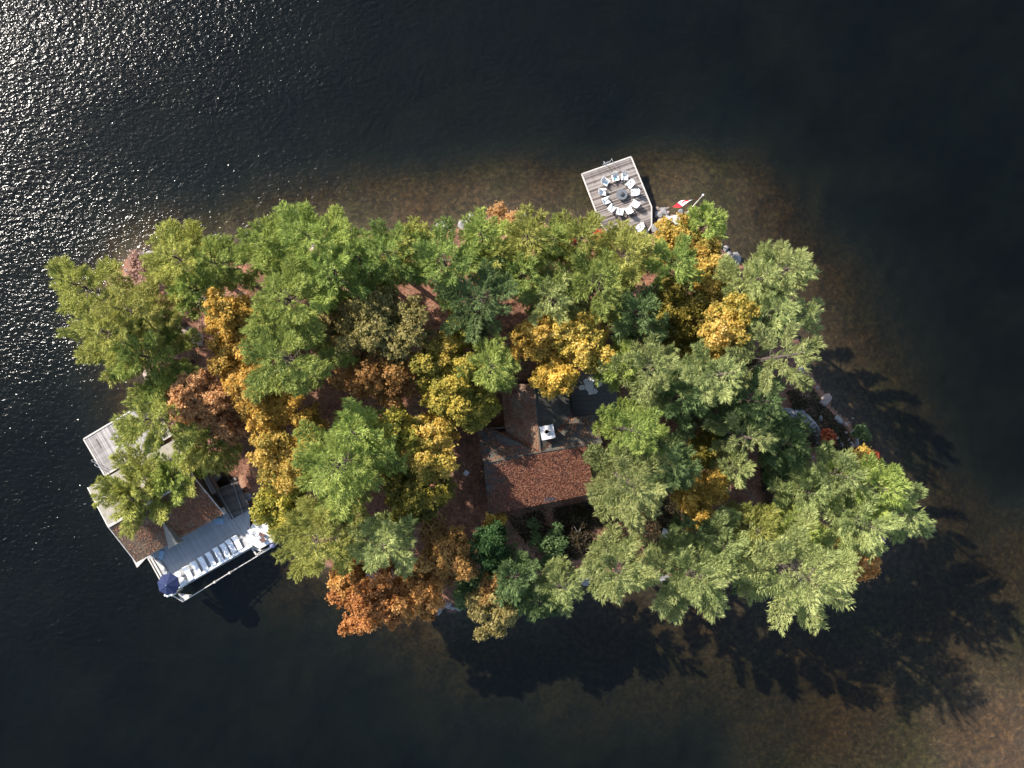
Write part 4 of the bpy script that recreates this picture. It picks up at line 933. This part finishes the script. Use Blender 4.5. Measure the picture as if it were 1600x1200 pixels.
BROAD = [
 (368, 505, 52, 14, 'gold', 'golden maple at the top of the western yellow group', {}),
 (362, 560, 38, 13, 'gold', 'golden-brown maple bordering the bare bedrock strip', {}),
 (396, 596, 52, 15, 'gold', 'deep golden maple between two large green pines in the west', {}),
 (424, 640, 44, 13, 'gold', 'small golden maple at the bottom of the western yellow group', {}),
 (313, 624, 48, 16, 'peach', 'peach-orange tree inland from the pale dock', {}),
 (352, 656, 40, 11, 'peach', 'low rusty orange tree beside the dark inland hollow', {}),
 (446, 722, 54, 14, 'yellow', 'yellow maple left of the great fresh green pine', {}),
 (486, 676, 34, 12, 'gold', 'small golden maple above the great fresh green pine', {}),
 (438, 792, 44, 13, 'lime', 'mottled yellow-green maple touching the sunny landing', {}),
 (540, 500, 42, 13, 'tan', 'small tan oak at the left edge of the big tan oak', {'cat': 'oak tree', 'name': 'oak_tree'}),
 (600, 512, 74, 17, 'tan', 'big tan oak with lumpy crown north of centre-left', {'cat': 'oak tree', 'name': 'oak_tree', 'lobes': 70}),
 (596, 578, 66, 15, 'bronze', 'brownish fading oak below the big tan oak', {'cat': 'oak tree', 'name': 'oak_tree', 'bare': .2}),
 (703, 600, 62, 15, 'lime', 'lime-yellow maple left of the cottage north wing', {'lobes': 62}),
 (696, 548, 38, 14, 'yellow', 'bright yellow maple left of the small round green pine', {}),
 (722, 512, 34, 12, 'lime', 'small lime maple below the dark star-shaped pine', {}),
 (740, 640, 38, 12, 'lime', 'mottled lime maple brushing the cottage west wing roof', {}),
 (836, 528, 42, 14, 'gold', 'golden maple in the centre north of the cottage', {}),
 (906, 532, 54, 15, 'yellow', 'rich yellow maple north of the patio', {'lobes': 62}),
 (862, 582, 42, 13, 'gold', 'golden maple overhanging the dark north end of the cottage roof', {}),
 (1064, 382, 50, 9, 'yellow', 'bright yellow maple behind the stone slab', {}),
 (1104, 400, 34, 10, 'yellow', 'orange-yellow maple at the north-east shore', {}),
 (1108, 440, 32, 11, 'yellow', 'small golden maple left of the silvery north-east pines', {}),
 (1052, 478, 56, 14, 'olivegold', 'dull olive-gold maple in the north-east interior', {}),
 (1092, 500, 48, 13, 'olivegold', 'shaded olive maple with yellow flecks beside the silvery pines', {}),
 (1146, 490, 32, 18, 'yellow', 'narrow golden maple leaning against the silvery pines', {}),
 (1126, 528, 40, 19, 'yellow', 'bright yellow maple left of the star-shaped east shore pine', {}),
 (1060, 540, 42, 12, 'olivegold', 'dim olive maple below the olive-gold one', {}),
 (1088, 770, 50, 12, 'gold', 'amber maple in the clearing east of the cottage', {}),
 (1095, 705, 34, 10, 'olivegold', 'shaded amber maple between the eastern pines', {}),
 (1318, 852, 36, 12, 'gold', 'thin amber maple wedged among the south-eastern pines', {}),
 (1344, 884, 28, 10, 'orange', 'small orange maple at the south-eastern shore', {}),
 (626, 676, 44, 14, 'lime', 'lime-yellow maple right of the great fresh green pine', {}),
 (668, 706, 54, 15, 'yellow', 'yellow maple left of the red leaf clearing by the cottage', {}),
 (650, 770, 62, 14, 'olivegold', 'olive-gold maple south of the yellow maple near the cottage', {'lobes': 62}),
 (576, 942, 64, 14, 'orange', 'vivid orange maple overhanging the south-western water', {'lobes': 72}),
 (652, 932, 50, 13, 'orange', 'right-hand orange maple at the south shore by the boulder', {}),
 (548, 902, 36, 12, 'orange', 'orange maple crown at the left shoulder of the vivid orange maple', {}),
 (696, 868, 56, 13, 'bronze', 'bronze maple behind the orange maples', {'bare': .1}),
 (763, 856, 38, 11, 'maple_green', 'still green round maple south-west of the cottage', {}),
 (768, 960, 44, 13, 'tan', 'golden-brown tree at the southernmost tip of the island', {'cat': 'oak tree', 'name': 'oak_tree'}),
 (774, 916, 32, 11, 'bronze', 'bronze tree behind the southernmost tip', {}),
 (772, 812, 22, 6, 'gold', 'small golden bush at the cottage south-west corner', {'lobes': 16}),
 (784, 338, 30, 5, 'peach', 'peach coloured shrub sticking out of the north shore', {'cat': 'shrub', 'name': 'shrub', 'lobes': 22}),
 (886, 384, 24, 6, 'red', 'red sumac between pines west of the chair dock', {'cat': 'shrub', 'name': 'sumac_shrub', 'lobes': 16}),
 (938, 374, 18, 4, 'red', 'orange-red sumac at the landward corner of the chair dock', {'cat': 'shrub', 'name': 'sumac_shrub', 'lobes': 14}),
 (215, 424, 30, 4, 'pink', 'pinkish half-bare shrub on the north-west shore', {'cat': 'shrub', 'name': 'shrub', 'lobes': 20, 'bare': .55}),
 (1296, 686, 12, 1.6, 'red', 'crimson bush on the shaded east shore', {'cat': 'shrub', 'name': 'shrub', 'lobes': 10}),
 (1345, 716, 18, 3, 'gold', 'yellowish bush at the east waterline', {'cat': 'shrub', 'name': 'shrub', 'lobes': 12}),
 (1374, 716, 9, 2, 'red', 'tiny red bush at the tip of the east waterline', {'cat': 'shrub', 'name': 'shrub', 'lobes': 8}),
 (1352, 676, 15, 2.5, 'dark', 'round dark green bush in the east shallows', {'cat': 'shrub', 'name': 'shrub', 'lobes': 10}),
 (690, 665, 28, 9, 'gold', 'small brownish-gold maple above the red leaf clearing', {}),
 (860, 850, 40, 3, 'dark', 'dark undergrowth bush on the lawn south of the cottage', {'cat': 'shrub', 'name': 'shrub', 'lobes': 18, 'bare': .4}),
 (905, 836, 34, 1.6, 'cover', 'brown undergrowth bush on the lawn south of the cottage', {'cat': 'shrub', 'name': 'shrub', 'lobes': 16, 'bare': .4}),
 (730, 920, 34, 5, 'dark', 'dark bush between the bronze maple and the southern tip', {'cat': 'shrub', 'name': 'shrub', 'lobes': 18}),
 (1222, 748, 30, 4, 'dark', 'dark bush in the shadowed eastern clearing', {'cat': 'shrub', 'name': 'shrub', 'lobes': 16}),
 (444, 840, 14, 1.6, 'dark', 'blue-green plant at the shore end of the sunny landing', {'cat': 'plant', 'name': 'leafy_plant', 'lobes': 10}),
]
for i, (x, y, r_, H, m_, lb, op) in enumerate(PINES): pine(x, y, r_, H, m_, lb, 100 + i, gp='pines on the island', **op)
for i, (x, y, r_, H, m_, lb, op) in enumerate(BROAD):
    if H < 7: op.setdefault('zc', .55); op.setdefault('flat_', .42)
    broadleaf(x, y, r_, H, m_, lb, 500 + i, **op)

# ground litter of fallen leaves
def ground_litter():
    r = np.random.RandomState(77); n = 90000
    lo_, hi_ = SW.min(0), SW.max(0); x = r.uniform(lo_[0], hi_[0], n); y = r.uniform(lo_[1], hi_[1], n)
    m = sdist(x, y) > .8; x, y = x[m], y[m]; m = (.62 + .9 * pn(x, y, .25, 91)) > r.rand(len(x)); x, y = x[m], y[m]; n = len(x)
    z = height(x, y) + r.uniform(.02, .07, n); an = r.rand(n) * 6.283; s = r.uniform(.09, .18, n)
    c_, s_ = np.cos(an) * s, np.sin(an) * s; p = np.stack([x, y, z], -1); o_ = np.zeros(n)
    V = np.stack([p + np.stack([c_, s_, o_], -1), p + np.stack([-s_ * .7, c_ * .7, o_ + .04], -1), p - np.stack([c_, s_, o_], -1)], 1)
    o = bpy.data.objects.new('fallen_leaves', np_mesh('fallen_leaves', V.reshape(-1, 3), 3, LM['litter'], r.rand(n))); COL.objects.link(o); tag(o, kind='stuff')
ground_litter()
def ground_cover(px, n, seed):  # dark leaves stand in for shade where the ground stays sunlit
    r = np.random.RandomState(seed); pl = [tuple(P(x, y, 2.3)[:2]) for x, y in px]; a = np.array(pl)
    x = r.uniform(a[:, 0].min(), a[:, 0].max(), n); y = r.uniform(a[:, 1].min(), a[:, 1].max(), n)
    m = np.array([inpoly(p, q, pl) for p, q in zip(x, y)]) & (.55 + 1.1 * pn(x, y, .45, 33) > r.rand(n)); x, y = x[m], y[m]; n = len(x)
    z = height(x, y) + r.uniform(.05, .35, n); an = r.rand(n) * 6.283; s_ = r.uniform(.10, .24, n); c_, q_ = np.cos(an) * s_, np.sin(an) * s_; p = np.stack([x, y, z], -1)
    V = np.stack([p + np.stack([c_, q_, r.uniform(-.1, .1, n)], -1), p + np.stack([-q_ * .6, c_ * .6, r.uniform(-.05, .12, n)], -1), p - np.stack([c_, q_, 0 * x], -1)], 1)
    o = bpy.data.objects.new('ground_cover', np_mesh('ground_cover', V.reshape(-1, 3), 3, LM['cover'], r.rand(n))); COL.objects.link(o); tag(o, kind='stuff')
ground_cover([(790, 808), (930, 782), (1062, 780), (1066, 862), (960, 868), (850, 886)], 26000, 5)
ground_cover([(1185, 690), (1245, 665), (1262, 720), (1240, 800), (1195, 800)], 12000, 6)
ground_cover([(1235, 612), (1272, 600), (1345, 690), (1352, 716), (1290, 716), (1255, 680)], 15000, 7)
